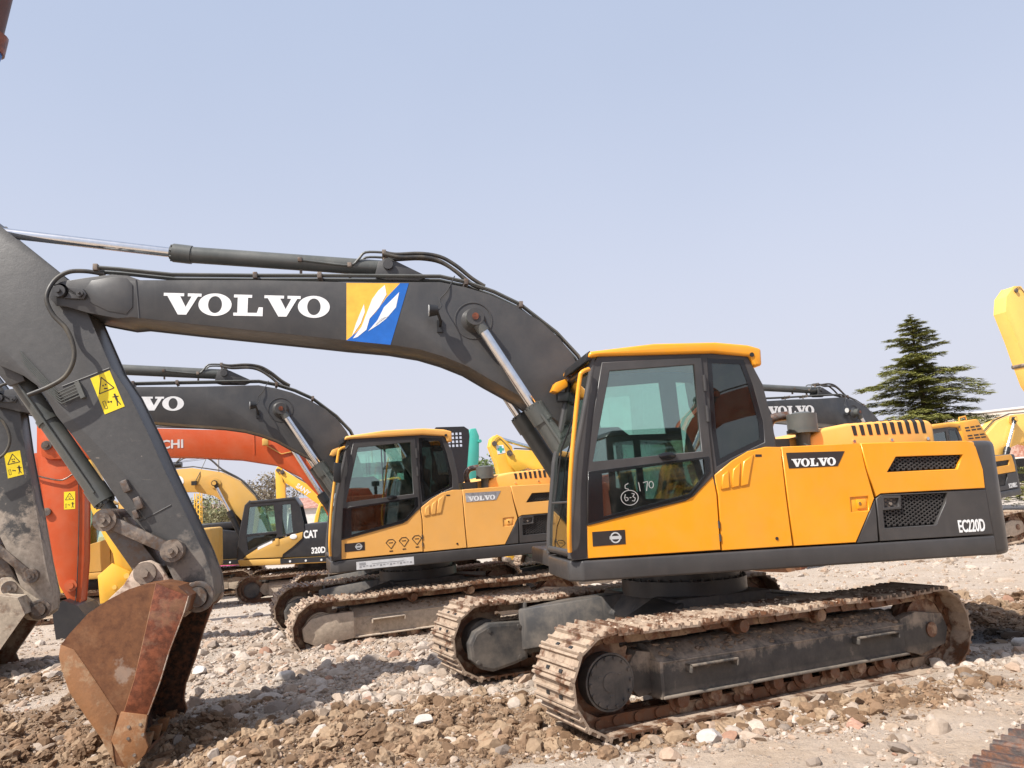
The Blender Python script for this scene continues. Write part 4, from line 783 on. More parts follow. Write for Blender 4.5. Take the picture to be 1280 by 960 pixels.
def volvo_cab(root, c, seat=True, writing=False, guard=False, sliding=False):
    Y1 = 1.345; Y0 = .40; dk = c['cabmat']; yel = c['yel']
    co = P['cab']; fx_bot = P['cab'][0]; A = P['cab'][1]; B = P['cab'][2]; Cc = P['cab'][3]
    # front profile line of the whole cab (x at height z)
    prof = [(1.46,1.245),(1.44,1.52),(1.36,2.10),(1.17,2.86)]
    def fx(z):
        for (x0,z0),(x1,z1) in zip(prof[:-1], prof[1:]):
            if z <= z1: return x0+(x1-x0)*(z-z0)/(z1-z0)
        return prof[-1][0]
    door = P['door']; g1 = P['glass1']; g2i = P['glass2i']; g3 = P['glass3']
    outer = [prof[0], prof[1], prof[2], prof[3], (1.12,2.96), (.16,2.965), (g3[1][0]-.03,2.95), (g3[2][0]-.09,g3[2][1]), (g3[3][0]-.085,g3[3][1]), (g3[4][0]-.10,2.10), (g3[5][0]-.02,1.98), (.30,1.66), (1.28,1.50), (1.31,1.25)]
    dh = inset(door, .035)
    cab = panel('cab', outer, [dh, inset(g3, .004)], Y1-.05, Y1-.008, dk, root)
    # door
    d = panel('door', door, [g1, inset(g2i, -.006)], Y1-.04, Y1+.008, dk, cab, .006)
    panel('lower_border', inset(P['glass2'], .004), [g2i], Y1+.006, Y1+.014, M['blackgloss'], d, .002)
    mb = MB(); mb.prism(inset(g1, -.008), Y1-.012, Y1-.008); mb.build('door_window', M['glass'], d)
    mb = MB(); mb.prism(inset(g2i, -.008), Y1-.006, Y1-.002); lw = mb.build('lower_door_window', c.get('low_glass', M['glass_low']), d)
    if sliding:
        xm = (g1[0][0]*.52+g1[1][0]*.48); mb = MB(); mb.box(xm-.03, xm, Y1-.03, Y1-.012, g1[2][1]-.02, g1[1][1]+.01); mb.box(xm+.02, xm+.04, Y1-.03, Y1-.012, g1[2][1]-.02, g1[1][1]+.0); mb.build('window_slider', M['black'], d)
    hx = (g1[2][0]*.55+g1[3][0]*.45)-.12; hz = (g1[2][1]+P['glass2'][1][1])/2+.002; mb = MB(); mb.prism(ell(hx, hz-.01, .075, .032, 20), Y1+.006, Y1+.03); mb.build('handle', M['blackgloss'], d, bevel=.008)
    for z in (2.35, 2.62): mb = MB(); mb.cyl((door[1][0]-.01, Y1+.012, z), (door[1][0]-.01, Y1+.012, z+.14), .016, 10); mb.build('hinge', dk, d)
    mb = MB(); mb.prism(inset(g3, -.006), Y1-.022, Y1-.018); mb.build('rear_side_window', M['glass_dark'], cab)
    panel('window_border', inset(g3, -.004), [inset(g3, .045)], Y1-.018, Y1-.012, M['blackgloss'], cab, .001)
    # right wall, floor, rear wall, ceiling
    ro = [(x, z) for x, z in outer]; panel('right_wall', ro, [[(1.10,2.80),(.25,2.85),(.22,2.34),(.60,2.34),(.70,2.42),(1.18,2.42)], [(.08,2.85),(-.22,2.83),(-.32,2.15),(.05,2.0)]], Y0, Y0+.04, dk, cab)
    mb = MB(); mb.prism([(1.11,2.83),(.22,2.88),(.20,2.32),(1.22,2.38)], Y0+.018, Y0+.022); mb.prism([(.10,2.88),(-.24,2.86),(-.35,2.12),(.03,1.97)], Y0+.018, Y0+.022); mb.build('right_window', M['glass'], cab)
    mb = MB(); mb.box(-.42, 1.40, Y0+.02, Y1-.06, 1.245, 1.275); mb.prism([(-.43,1.27),(-.36,1.27),(-.42,2.1),(-.50,2.1)], Y0+.02, Y1-.06); mb.box(-.5,-.40,Y0+.04,Y0+.10,2.08,2.2)
    mb.prism([(g3[3][0]-.07,2.1),(g3[3][0]-.01,2.1),(g3[1][0]+.0,2.93),(g3[1][0]-.05,2.93)], Y0+.02, Y0+.10); mb.prism([(g3[3][0]-.07,2.1),(g3[3][0]-.01,2.1),(g3[1][0]+.0,2.93),(g3[1][0]-.05,2.93)], Y1-.12, Y1-.05)
    mb.build('shell', c['cab_in'], cab)
    mb = MB(); mb.prism([(g3[3][0]-.04,2.1),(g3[3][0]-.035,2.1),(g3[1][0]-.025,2.93),(g3[1][0]-.03,2.93)], Y0+.09, Y1-.11); mb.build('rear_window', M['glass'], cab)
    # windscreen frame and glass
    mb = MB()
    for y in (Y0+.03, Y1-.035): mb.tube([(fx(z)-.005, y, z) for z in (1.26,1.52,1.8,2.1,2.4,2.65,2.86,2.93)], .030, 10)
    for z in (1.30, 2.88): mb.tube([(fx(z)-.01, Y0+.03, z), (fx(z)-.01, Y1-.035, z)], .03, 10)
    mb.tube([(fx(1.72)-.01, Y0+.03, 1.72), (fx(1.72)-.01, Y1-.035, 1.72)], .012, 8)
    mb.build('windscreen_frame', dk, cab)
    mb = MB(); zs = [1.30,1.52,1.80,2.1,2.4,2.65,2.88]
    vs = [(fx(z)-.004, y, z) for z in zs for y in (Y0+.04, Y1-.045)]; mb.add(vs, [(2*i,2*i+1,2*i+3,2*i+2) for i in range(len(zs)-1)], True); mb.build('windscreen', M['glass'], cab, fixn=False)
    mb = MB(); mb.tube([(fx(1.75)+.03, .75, 1.75), (fx(2.2)+.03, .8, 2.2), (fx(2.5)+.025, 1.1, 2.5)], .008, 6); mb.build('wiper', M['black'], cab)
    # roof
    rf = P['roof']; ym = Y1+.035; mb = MB()
    top = [(1.22,2.93),(1.20,2.985),(.62,3.045),(.05,3.05),(-.25,3.02),(rf[5][0]-.005,2.985),(rf[6][0],2.83),(rf[6][0]+.07,2.83),(-.27,2.92),(.08,2.955),(1.12,2.945)]
    mb.prism(top, Y0-.02, ym); r = mb.build('roof', yel, cab, bevel=.022, seg=3)
    mb = MB(); mb.prism([(1.185,2.915),(1.24,2.90),(1.225,2.975),(1.19,2.995)], Y0+.12, ym-.02); mb.build('front_trim', M['black'], r, bevel=.006)
    mb = MB(); mb.cyl((rf[6][0]+.09, ym, 2.93), (rf[6][0]+.09, ym+.008, 2.93), .02, 12); mb.cyl((rf[6][0]-.01,.9,2.99),(rf[6][0]-.07,.9,3.03),.02,8); mb.build('bolt', M['black'], r)
    # grab rail
    rl = P['rail']; mb = MB(); pts = [(p[0]+.015, 1.42, p[1]) for p in rl]; pts[0] = (pts[0][0]-.02, 1.38, pts[0][2]); pts[-1] = (pts[-1][0], 1.36, pts[-1][2]); mb.tube(catmull(pts, 5), .019, 10); mb.build('grab_rail', c['rail'], cab)
    # work lamp visor on the far front corner, mirror
    mb = MB(); mb.prism([(1.20,2.90),(1.32,2.86),(1.36,2.78),(1.30,2.76),(1.20,2.82)], Y0-.02, Y0+.12); mb.build('lamp_visor', yel, cab, bevel=.01)
    mb = MB(); mb.box(1.18, 1.30, Y0, Y0+.10, 2.68, 2.77); mb.build('work_lamp', M['black'], cab, bevel=.01)
    # interior
    mb = MB(); mb.prism([(.55,1.70),(.60,1.80),(.10,1.82),(.0,1.74),(.02,1.60),(.5,1.60)], .62, 1.12); mb.prism([(.12,1.78),(.20,1.82),(.10,2.36),(.02,2.48),(-.08,2.44),(-.02,1.80)], .64, 1.10); mb.prism([(.0,2.46),(.05,2.46),(.03,2.68),(-.04,2.66)], .74, 1.0)
    mb.box(.05, .5, .66, 1.08, 1.28, 1.60); st = mb.build('seat', c['seat'], cab, bevel=.03)
    for y in (.52, 1.20):
        mb = MB(); mb.prism([(.62,1.28),(.72,1.90),(.70,1.96),(.10,1.94),(.06,1.28)], y-.07, y+.07); mb.cyl((.62,y,1.94),(.68,y,2.10),.012,8); mb.cyl((.68,y,2.10),(.70,y,2.20),.024,10); mb.build('console', M['inner'], cab, bevel=.015)
    mb = MB(); mb.box(1.0,1.08,.52,.60,1.3,2.0); mb.box(.96,1.06,.46,.62,2.0,2.2); mb.build('monitor', M['inner'], cab, bevel=.01)
    mb = MB(); mb.cyl((1.0,.85,1.28),(1.1,.8,1.75),.012,8); mb.cyl((1.0,1.0,1.28),(1.1,1.02,1.75),.012,8); mb.build('travel_lever', M['inner'], cab)
    if writing:
        mb = MB(); yy = Y1-.001
        def st_(pts, w=.006):
            for a, b in zip(pts[:-1], pts[1:]):
                a_, b_ = Vector(a), Vector(b); e = (b_-a_)
                if e.length < 1e-5: continue
                e.normalize(); n = Vector((-e.y, e.x))*w/2; mb.prism([tuple(a_+n), tuple(a_-n), tuple(b_-n), tuple(b_+n)], yy-.002, yy+.002)
        cx, cz = P['chalk'][0][0]+.02, P['chalk'][0][1]-.0
        st_([(cx-p, cz+q) for p, q in ell(0,0,.075,.062,24)]+[(cx-.075, cz)]); 
        st_([(cx+.035,cz+.03),(cx+.045,cz),(cx+.035,cz-.025),(cx+.015,cz-.02),(cx+.015,cz),(cx+.035,cz+.005)]); st_([(cx-.0,cz),(cx-.015,cz)])
        st_([(cx-.02,cz+.035),(cx-.045,cz+.03),(cx-.028,cz+.008),(cx-.05,cz-.005),(cx-.04,cz-.03),(cx-.02,cz-.025)])
        tx, tz = P['chalk1'][1]; tz -= .02
        st_([(tx+.10,tz+.05),(tx+.13,tz+.035),(tx+.13,tz+.01),(tx+.10,tz+.0)]); st_([(tx+.01,tz+.055),(tx+.0,tz-.02)]); st_([(tx-.03,tz+.05),(tx-.07,tz+.06),(tx-.055,tz-.02)]); st_([(tx-.10-p,tz+.03+q) for p, q in ell(0,0,.02,.028,12)]+[(tx-.12,tz+.03)])
        mb.build('marker_writing', M['chalk'], lw)
    return cab

def volvo_arm(root, c, second=False, decal=True, text='VOLVO'):
    bp = boom_part(root, P['boom'], c['boom'])
    bp['label'] = c['boomlabel']
    yb = .29
    w, W = slab_word(text); t = P['textA']
    on_side(bp, 'lettering', M['white'], yb, (t[0][0]+.0, t[0][1]-.205), (t[2][0], t[2][1]), .205, w)
    if decal:
        mb = MB(); mb.prism(P['dec_y'], yb-.001, yb+.002); mb.build('amber_decal', M['orange_dec'], bp)
        mb = MB(); mb.prism(P['dec_b'], yb-.001, yb+.003); mb.build('blue_decal', M['blue_dec'], bp)
        mb = MB()
        for i in range(4): mb.prism(P['dec_w%d' % i], yb-.001, yb+.0045)
        mb.build('white_flame_marks', M['white'], bp)
    # weld seam, bosses, tip link plate
    s = P['boomseam']; mb = MB(); mb.tube([xz(s[0], yb), xz(s[1], yb)], .008, 6); mb.build('weld_seam', c['boom'], bp)
    mb = MB(); q = P['tip_pins']; mb.prism([(q[0][0]+.07*cos(a), q[0][1]+.07*sin(a)) for a in [pi*.5-.1+k*pi/8 for k in range(-1, 10)]][:9][::1] + [(q[1][0]-.03, q[1][1]-.05), (q[1][0]-.05, q[1][1]), (q[1][0]-.02, q[1][1]+.05)], yb-.001, yb+.03)
    pin(mb, q[0], yb, yb+.06, .055); pin(mb, q[1], yb, yb+.06, .03); mb.build('tip_pin_plate', c['boom'], bp, bevel=.006)
    tp = P['boom'][:8]; mb = MB(); cpl = P['tipc']; mb.prism(cpl, yb-.002, yb+.007); mb.build('tip_casting', c['boom'], bp, bevel=.004)
    # boom cylinders
    a, b_, c_ = P['bcyl']
    for sy in (1, -1):
        cyl_part(root, 'boom_cylinder', xz(a, sy*.40), xz(b_, sy*.40), xz(c_, sy*.40), .092, .050, c['tube'])
    mb = MB(); mb.cyl(xz(a,-.47), xz(a,.47), .040, 20); mb.cyl(xz(a,yb-.002), xz(a,yb+.05), .125, 32, r1=.085); mb.cyl(xz(a,-yb+.002), xz(a,-yb-.05), .125, 32, r1=.085); mb.ring(xz(a,yb), (0,1,0), .19, .175, .006, 40); pn = mb.build('pin_boss', c['boom'], bp, bevel=.003)
    mb = MB(); mb.cyl(xz(a,.455), xz(a,.462), .085, 24); mb.build('pin_cap', c['boom'], bp); mb = MB(); mb.cyl(xz(a,.46), xz(a,.475), .034, 16); mb.build('rusty_pin', M['rust_dark'], bp)
    # side pipe along the near boom cylinder
    d = (Vector(b_)-Vector(c_)).normalized(); n = Vector((d.y, -d.x)); p0 = Vector(b_)-d*.12-n*.0; mb = MB(); mb.tube([xz(Vector(b_)-d*.1, .50), xz(Vector(b_)-d*.18, .51), xz(Vector(c_)+d*.3, .51)], .018, 8); mb.build('side_pipe', c['tube'], root)
    # stick cylinder over the boom
    a, b_, c_ = P['scyl'][2], P['scyl'][1], P['scyl'][0]
    cyl_part(root, 'stick_cylinder', xz(a, 0), xz(b_, 0), xz(c_, 0), .080, .048, c['tube'])
    lg = P['lug']; 
    for sy in (1, -1): mb = MB(); mb.prism([(p[0], p[1]) for p in lg]+[(lg[-1][0]+.1, lg[-1][1]-.04), (lg[0][0]-.1, lg[0][1]-.03)], sy*.10, sy*.125); mb.cyl(xz(c_, sy*.10), xz(c_, sy*.16), .05, 18); mb.build('cylinder_lug', c['boom'], bp, bevel=.004)
    # pipes and hoses
    for off in (0, .05, -.09, -.14):
        mb = MB(); mb.tube([(p[0], .18+off-.02*abs(off), p[1]+.005) for p in P['tube1']], .013, 8); mb.build('hydraulic_pipe', c['tube'], root)
    mb = MB(); mb.tube(catmull([xz(p, .08) for p in P['tube2']], 4), .013, 8); mb.tube(catmull([(p[0], -.08, p[1]) for p in P['tube2']], 4), .013, 8); mb.build('hydraulic_pipe', c['tube'], root)
    for nm, y in (('hose1', .08), ('hose2', .15), ('hose1', -.08)):
        mb = MB(); mb.tube(catmull([xz(p, y) for p in P[nm]], 5), .020, 10); mb.build('hydraulic_hose', M['hose'], root)
    h3 = P['hose3']; mb = MB(); mb.tube(catmull([xz(p, .20+.16*min(1, i/4)) for i, p in enumerate(h3)], 6), .020, 10); mb.build('hydraulic_hose', M['hose'], root)
    mb = MB()
    for p in (P['tube1'][0], P['tube1'][3], P['tube1'][4], P['tube1'][6], P['tube1'][8]): mb.box(p[0]-.02, p[0]+.02, .02, .25, p[1]-.03, p[1]+.03); mb.box(p[0]-.008, p[0]+.008, .1, .12, p[1]-.10, p[1]+.04)
    for p in (P['tube2'][2], P['tube2'][5], P['tube2'][0]): mb.box(p[0]-.02, p[0]+.02, -.1, .1, p[1]-.02, p[1]+.025); mb.box(p[0]-.012, p[0]+.012, -.02, .02, p[1]-.12, p[1])
    mb.build('pipe_clamp', M['link'], root, bevel=.003)
    # work lamp with bracket and lead
    l = P['lamp'][0]; lb = P['lampbase'][0]; mb = MB()
    mb.box(lb[0]-.03, lb[0]+.03, yb-.01, yb+.02, lb[1]-.06, lb[1]+.06); mb.tube([(lb[0], yb+.015, lb[1]), (lb[0], yb+.12, lb[1]+.02), (l[0]-.04, yb+.15, l[1])], .014, 8); wl = mb.build('lamp_bracket', M['black'], bp)
    mb = MB(); mb.cyl((l[0]-.05, .45, l[1]), (l[0]+.035, .45, l[1]), .045, 20, r1=.062); mb.build('work_lamp', M['black'], bp, bevel=.004)
    mb = MB(); mb.cyl((l[0]+.035, .45, l[1]), (l[0]+.042, .45, l[1]), .055, 20); mb.build('lamp_lens', M['lamp_glass'], bp)
    up = P['tube1'][7]; mb = MB(); mb.tube(catmull([(l[0]-.05,.44,l[1]),(l[0]-.09,.40,l[1]+.06),(l[0]-.08,.33,l[1]+.14),(l[0]-.16,.31,l[1]+.24),(l[0]-.24,.26,l[1]+.40)], 5), .006, 6); mb.build('lamp_cable', M['black'], bp)

def volvo_stick(root, c, sfx=''):
    second = sfx != ''
    sp = P['stick'+sfx]; yw = .22; mb = MB()
    mb.prism(inset(sp, .012), -yw+.014, yw-.014); mb.prism(sp, yw-.014, yw); mb.prism(sp, -yw, -yw+.014)
    st = mb.build('stick', c['stick'], root, bevel=.004)
    warn_sticker(st, P['stickerA' if not second else 'sticker2'], yw)
    lk = P['lk'+sfx]; bpn = P['bk_pin'+sfx][0]; bh = P['bk_hinge'+sfx][0]
    cp = P['s_cylpin'+sfx][0]; 
    if not second:
        for s in ('s_seam1', 's_seam2'): q = P[s]; mb = MB(); mb.tube([xz(q[0], yw), xz(q[1], yw)], .007, 6); mb.build('weld_seam', M['char'], st)
        for (x, z), s in zip(P['s_blk'], (1, 1, .7)):
            mb = MB(); mb.obox((x, yw+.03, z), (.38,0,.92), (0,1,0), (.92,0,-.38), .055*s, .035, .03*s); mb.build('stop_block', M['link'], st, bevel=.006)
        # row of small grease pipes
        sx, sz = P['s_seam1'][0]; mb = MB()
        for k in range(5):
            o = k*.028; mb.tube([(sx+.36-o*.3,yw+.02,sz+.33-o), (sx+.06-o*.3,yw+.02,sz-.02-o), (sx+.02-o*.3,yw+.03,sz-.06-o*.9), (sx-.14-o*.2,yw+.03,sz+.02-o*1.0)], .006, 6)
        mb.obox((sx-.16, yw+.02, sz-.04), (.38,0,.92), (0,1,0), (.92,0,-.38), .08, .02, .02); mb.build('grease_pipes', M['green_tube'], st)
    # bucket cylinder
    a = lk[0]; top = Vector(cp); bot = Vector(a); dd = (bot-top).normalized(); g = bot-dd*.20
    cyl_part(root, 'bucket_cylinder', xz(bot, 0), xz(g, 0), xz(top, 0), .088, .05, c['tube'])
    mb = MB(); m = top.lerp(g, .42); mb.cyl(xz(m, 0), xz(m+dd*.05, 0), .100, 24); m = top.lerp(g, .12); mb.cyl(xz(m, 0), xz(m+dd*.04, 0), .100, 24); mb.tube([xz(top+dd*.25, .13), xz(top+dd*.9, .12), xz(g-dd*.1, .11)], .012, 8); mb.build('cylinder_clamp', c['tube'], root)
    n = Vector((dd.y, -dd.x))
    for sy in (1, -1):
        mb = MB(); mb.prism([tuple(top+Vector((.10,.02))), tuple(top+Vector((.03,.11))), tuple(top+Vector((-.12,.08))), tuple(top+Vector((-.25,-.25))), tuple(top+Vector((-.12,-.30))), tuple(top+Vector((.06,-.08)))], sy*.12, sy*.165); mb.cyl(xz(top, sy*.12), xz(top, sy*.19), .055, 20); mb.build('cylinder_lug', c['stick'], st, bevel=.008)
    # linkage: two guide rods, one bucket link
    for sy in (1, -1):
        mb = MB(); p, q = Vector(lk[0]), Vector(lk[1]); e = (q-p).normalized(); nn = Vector((-e.y, e.x))
        y0, y1 = sy*.245, sy*.30
        mb.prism([tuple(p+nn*.055), tuple(p-nn*.055), tuple(q-nn*.05), tuple(q+nn*.05)], y0, y1)
        mb.cyl(xz(p, sy*.235), xz(p, sy*.325), .098, 28); mb.cyl(xz(q, sy*.225), xz(q, sy*.325), .098, 28); pin(mb, p, sy*.32, sy*.35, .06); pin(mb, q, sy*.32, sy*.35, .06)
        mb.build('guide_rod', c['link'], root, bevel=.006)
    mb = MB(); p, q = Vector(lk[0]), Vector(bpn); e = (q-p).normalized(); nn = Vector((-e.y, e.x))
    mb.prism([tuple(p+nn*.09), tuple(p-nn*.09), tuple(q-nn*.10), tuple(q+nn*.10)], -.17, .17); mb.cyl(xz(p,-.22), xz(p,.22), .10, 24); mb.cyl(xz(q,-.19), xz(q,.19), .10, 24)
    mb.build('bucket_link', c['link'], root, bevel=.01)
    # bucket
    if not second:
        b = bucket_part(root, P['bucket'], .62, M['rust'], M['bucket_shade'], (15, 23), P['bk_band'], P['bk_tooth'], P['bk_heel'], P['ear'], [M['rust'], M['rust_dark'], M['rust_tan'], M['ear']])
        lip = P['bk_tooth'][5]; teeth(b, (lip[0]+.03, lip[1]+.08), (-.10,-1), .60, M['rust_tan'], 5, .10)
        b['label'] = 'rusty digging bucket with brown side bands'
    else:
        b = bucket_part(root, P['bucket2'], .66, M['bucket_grey'], M['bucket_tan'], (1, 4), None, None, None, P['ear2'], [M['bucket_grey']]*4)
    for s in (1, -1):
        mb = MB(); pin(mb, bpn, s*.25, s*.29, .095); mb.build('link_pin', M['link'], b, bevel=.006); mb = MB(); pin(mb, bh, s*.25, s*.35, .085, False); mb.build('hinge_pin', M['link'], b, bevel=.006)
    mb = MB(); mb.ring(xz(bh,.25), (0,1,0), .135, .088, .05); mb.build('seal_ring', M['link'], b, bevel=.006)
    return st
M['ear'] = muddy('dusty_bucket_ear', (.22,.14,.10), (.48,.38,.30), .6, .7)
M['bucket_tan'] = muddy('tan_bucket_inside', (.22,.15,.10), (.36,.28,.20), .5, .8)
M['plate_worn'] = muddy('worn_name_plate', (.30,.29,.30), (.42,.40,.40), .5, .6, rust=(.2,.2,.21), metal=0)
M['glass_low'] = glass('lower_cab_glass', (.46,.54,.50), .22, .12)
M['glass_dim'] = glass('dim_lower_glass', (.55,.66,.60), .05, .12)
def generic_body(root, body, dark, cabm, hood=True, cw_dark=False, glassm=None, rail=True, low=1.02):
    """an ordinary crawler excavator's upper body: platform, cab, housing, hood, counterweight"""
    Y1 = 1.33
    mb = MB(); mb.prism([(1.4,1.33),(1.4,.42),(.95,.42),(.95,-.3),(1.3,-.38),(1.3,-1.33),(-2.4,-1.33),(-2.4,1.33)], low, low+.16, 'z'); mb.build('platform', dark if cw_dark else body, root, bevel=.02)
    mb = MB(); mb.prism([(-2.3,1.32),(-2.5,1.30),(-2.72,1.1),(-2.82,.5),(-2.82,-.5),(-2.72,-1.1),(-2.5,-1.3),(-2.3,-1.32)], low-.01, 2.05, 'z'); mb.build('counterweight', dark if cw_dark else body, root, bevel=.06, seg=3)
    mb = MB(); mb.prism([(-2.31,low+.16),(-2.31,2.02),(-.45,2.05),(-.40,low+.16)], .42, Y1); h = mb.build('side_housing', body, root, bevel=.03)
    for x0, x1 in ((-1.05,-.5), (-1.68,-1.10), (-2.26,-1.73)): mb = MB(); mb.box(x0, x1, Y1-.005, Y1+.012, low+.22, 1.96); mb.build('access_door', body, h, bevel=.01)
    mb = MB()
    for k in range(7): mb.box(-2.2, -1.8, Y1+.010, Y1+.020, 1.45+k*.06, 1.475+k*.06)
    mb.build('louvres', M['inner'], h)
    mb = MB(); mb.prism([(-2.31,low+.16),(-2.31,2.02),(.3,2.02),(.4,low+.16)], -1.32, -.44); mb.build('tank_housing', body, root, bevel=.03)
    if hood: mb = MB(); mb.prism([(-2.1,2.0),(-2.08,2.28),(-1.0,2.26),(-.85,2.0)], -.9, .85); hd = mb.build('engine_hood', body, root, bevel=.05); mb = MB(); [mb.box(-1.95+k*.1, -1.91+k*.1, .2, .8, 2.272, 2.283) for k in range(8)]; mb.build('vent_slot', M['inner'], hd)
    mb = MB(); mb.cyl((-.75,.7,2.0), (-.75,.7,2.3), .05, 16); mb.cyl((-.75,.7,2.3), (-.75,.7,2.45), .12, 20); mb.build('exhaust_stack', dark, root)
    generic_cab(root, cabm, body, glassm or M['glass'], low)
def generic_cab(root, cabm, skirt, gm, low=1.02):
    Y1 = 1.33; Y0 = .42
    outer = [(1.42,low+.17),(1.44,1.5),(1.30,2.3),(1.12,2.82),(.98,2.90),(-.28,2.90),(-.40,2.80),(-.42,low+.17)]
    w1 = [(1.08,2.70),(.22,2.74),(.22,1.72),(1.33,1.66)]; w2 = [(.10,2.74),(-.28,2.72),(-.30,1.95),(.10,1.85)]; w3 = [(1.34,1.58),(.22,1.62),(.22,1.45),(1.36,1.30)]
    cab = panel('cab', outer, [w1, w2, w3], Y1-.05, Y1, cabm, root, .01)
    panel('right_wall', outer, [w1, w2], Y0, Y0+.05, cabm, cab, .01)
    for w_, yy in ((w1, Y1-.03), (w2, Y1-.03), (w3, Y1-.03), (w1, Y0+.02)): mb = MB(); mb.prism(inset(w_, -.01), yy, yy+.004); mb.build('window', gm, cab)
    mb = MB(); mb.prism([(1.10,2.84),(.98,2.93),(-.30,2.93),(-.43,2.82)], Y0-.02, Y1+.03); mb.build('roof', cabm, cab, bevel=.03)
    mb = MB()
    for y in (Y0+.04, Y1-.04): mb.tube([(1.42,y,low+.2),(1.43,y,1.5),(1.29,y,2.3),(1.11,y,2.82)], .035, 8)
    mb.tube([(1.44,Y0+.04,1.5),(1.44,Y1-.04,1.5)], .03, 8); mb.box(1.36, 1.41, Y0+.05, Y1-.05, low+.17, 1.5); mb.box(-.42, -.38, Y0+.05, Y1-.05, low+.17, 1.9)
    mb.build('front_frame', cabm, cab)
    mb = MB(); mb.add([(1.42,Y0+.05,1.5),(1.42,Y1-.05,1.5),(1.285,Y0+.05,2.3),(1.285,Y1-.05,2.3),(1.10,Y0+.05,2.82),(1.10,Y1-.05,2.82)], [(0,1,3,2),(2,3,5,4)]); mb.add([(-.40,Y0+.05,1.9),(-.40,Y1-.05,1.9),(-.39,Y0+.05,2.8),(-.39,Y1-.05,2.8)], [(0,1,3,2)]); mb.build('windscreen', gm, cab, fixn=False)
    mb = MB(); mb.box(.05,.5,.62,1.1,low+.2,1.7); mb.prism([(.1,1.6),(.2,1.7),(.08,2.4),(-.05,2.4)], .64, 1.08); mb.build('seat', M['seat'], cab, bevel=.03)
    return cab
def simple_front(root, boomP, stickP, bm, sm, cylP=None, tip=None, yb=.26, ys=.2):
    b = boom_part(root, boomP, bm, yb)
    st = None
    if stickP:
        st = boom_part(root, stickP, sm, ys, 'stick')
        for q in (stickP[1], stickP[-3]): mb = MB(); cx_ = sum(p[0] for p in stickP)/len(stickP); g = (q[0]*.85+cx_*.15, q[1]-.16 if q is stickP[1] else q[1]); mb.cyl(xz(g, -ys-.05), xz(g, ys+.05), .075, 18); mb.build('joint_pin', M['link'], st)
        mb = MB(); hp_ = [(p[0]+.02, ys+.02, p[1]-.1) for p in stickP[1:max(4, len(stickP)//2)]]; mb.tube(catmull([(x*.8+sum(p[0] for p in stickP)/len(stickP)*.2, y, z) for x, y, z in hp_], 4), .010, 6); mb.build('hydraulic_hose', M['hose'], st)
    n = len(boomP); up = boomP[1:max(5, n//2+1)]
    for o in (.0, .07): mb = MB(); mb.tube([(p[0], .12-o, p[1]+.05) for p in up], .016, 6); mb.build('hydraulic_pipe', M['hose'], root)
    
    e_ = boomP[0]; mb = MB(); mb.cyl((e_[0]-.12, -yb-.04, e_[1]-.02), (e_[0]-.12, yb+.04, e_[1]-.02), .09, 20); mb.cyl((e_[0]-.12, -yb-.08, e_[1]-.02), (e_[0]-.12, yb+.08, e_[1]-.02), .045, 12); mb.build('tip_pin', M['link'], b)
    if cylP: a_ = cylP[0]; mb = MB(); mb.cyl(xz(a_, -.46), xz(a_, .46), .06, 16); mb.cyl(xz(a_, yb), xz(a_, yb+.03), .15, 24); mb.build('pin_boss', bm, b)
    if cylP:
        for sy in (1, -1): cyl_part(root, 'boom_cylinder', xz(cylP[0], sy*.38), xz(cylP[1], sy*.38), xz(cylP[2], sy*.38), .09, .048, M['black_cyl'])
    return b, st
def bucket_simple(root, cx, cz, mat, s=1.0, rot=0, hw=.55):
    pts = [(0,.35),(.25,.38),(.55,.2),(.70,-.15),(.60,-.5),(.35,-.75),(.05,-.95),(-.08,-.85),(-.05,-.3)]
    pts = [(cx+(x*cos(rot)-z*sin(rot))*s, cz+(x*sin(rot)+z*cos(rot))*s) for x, z in pts]
    b = bucket_part(root, pts, hw, mat, M['bucket_shade'], (6, 8)); return b
M['black_cyl'] = plain('black_cylinder', (.02,.02,.022), .35)
M['orange'] = paint('orange_excavator_paint', (.52,.075,.012), .42, .22, (.45,.22,.12), var=.08, scuff=.3)
M['orange_dull'] = paint('dull_orange_paint', (.50,.10,.03), .45, .2, (.4,.2,.12), var=.06)
M['cat'] = paint('ochre_yellow_paint', (.62,.36,.085), .45, .2, (.48,.38,.24), var=.05)
M['catblack'] = paint('black_body_paint', (.022,.022,.025), .35, .1, (.2,.18,.15))
M['teal'] = paint('teal_paint', (.06,.42,.34), .42, .12, (.35,.42,.36), var=.05)
M['kyel'] = paint('bright_yellow_paint', (.86,.48,.05), .42, .12, (.55,.42,.25), var=.05)
M['ryel'] = paint('warm_yellow_paint', (.88,.52,.12), .38, .08, (.6,.45,.25), var=.04)
M['grille_dark'] = plain('dark_louvre', (.03,.03,.03), .5)

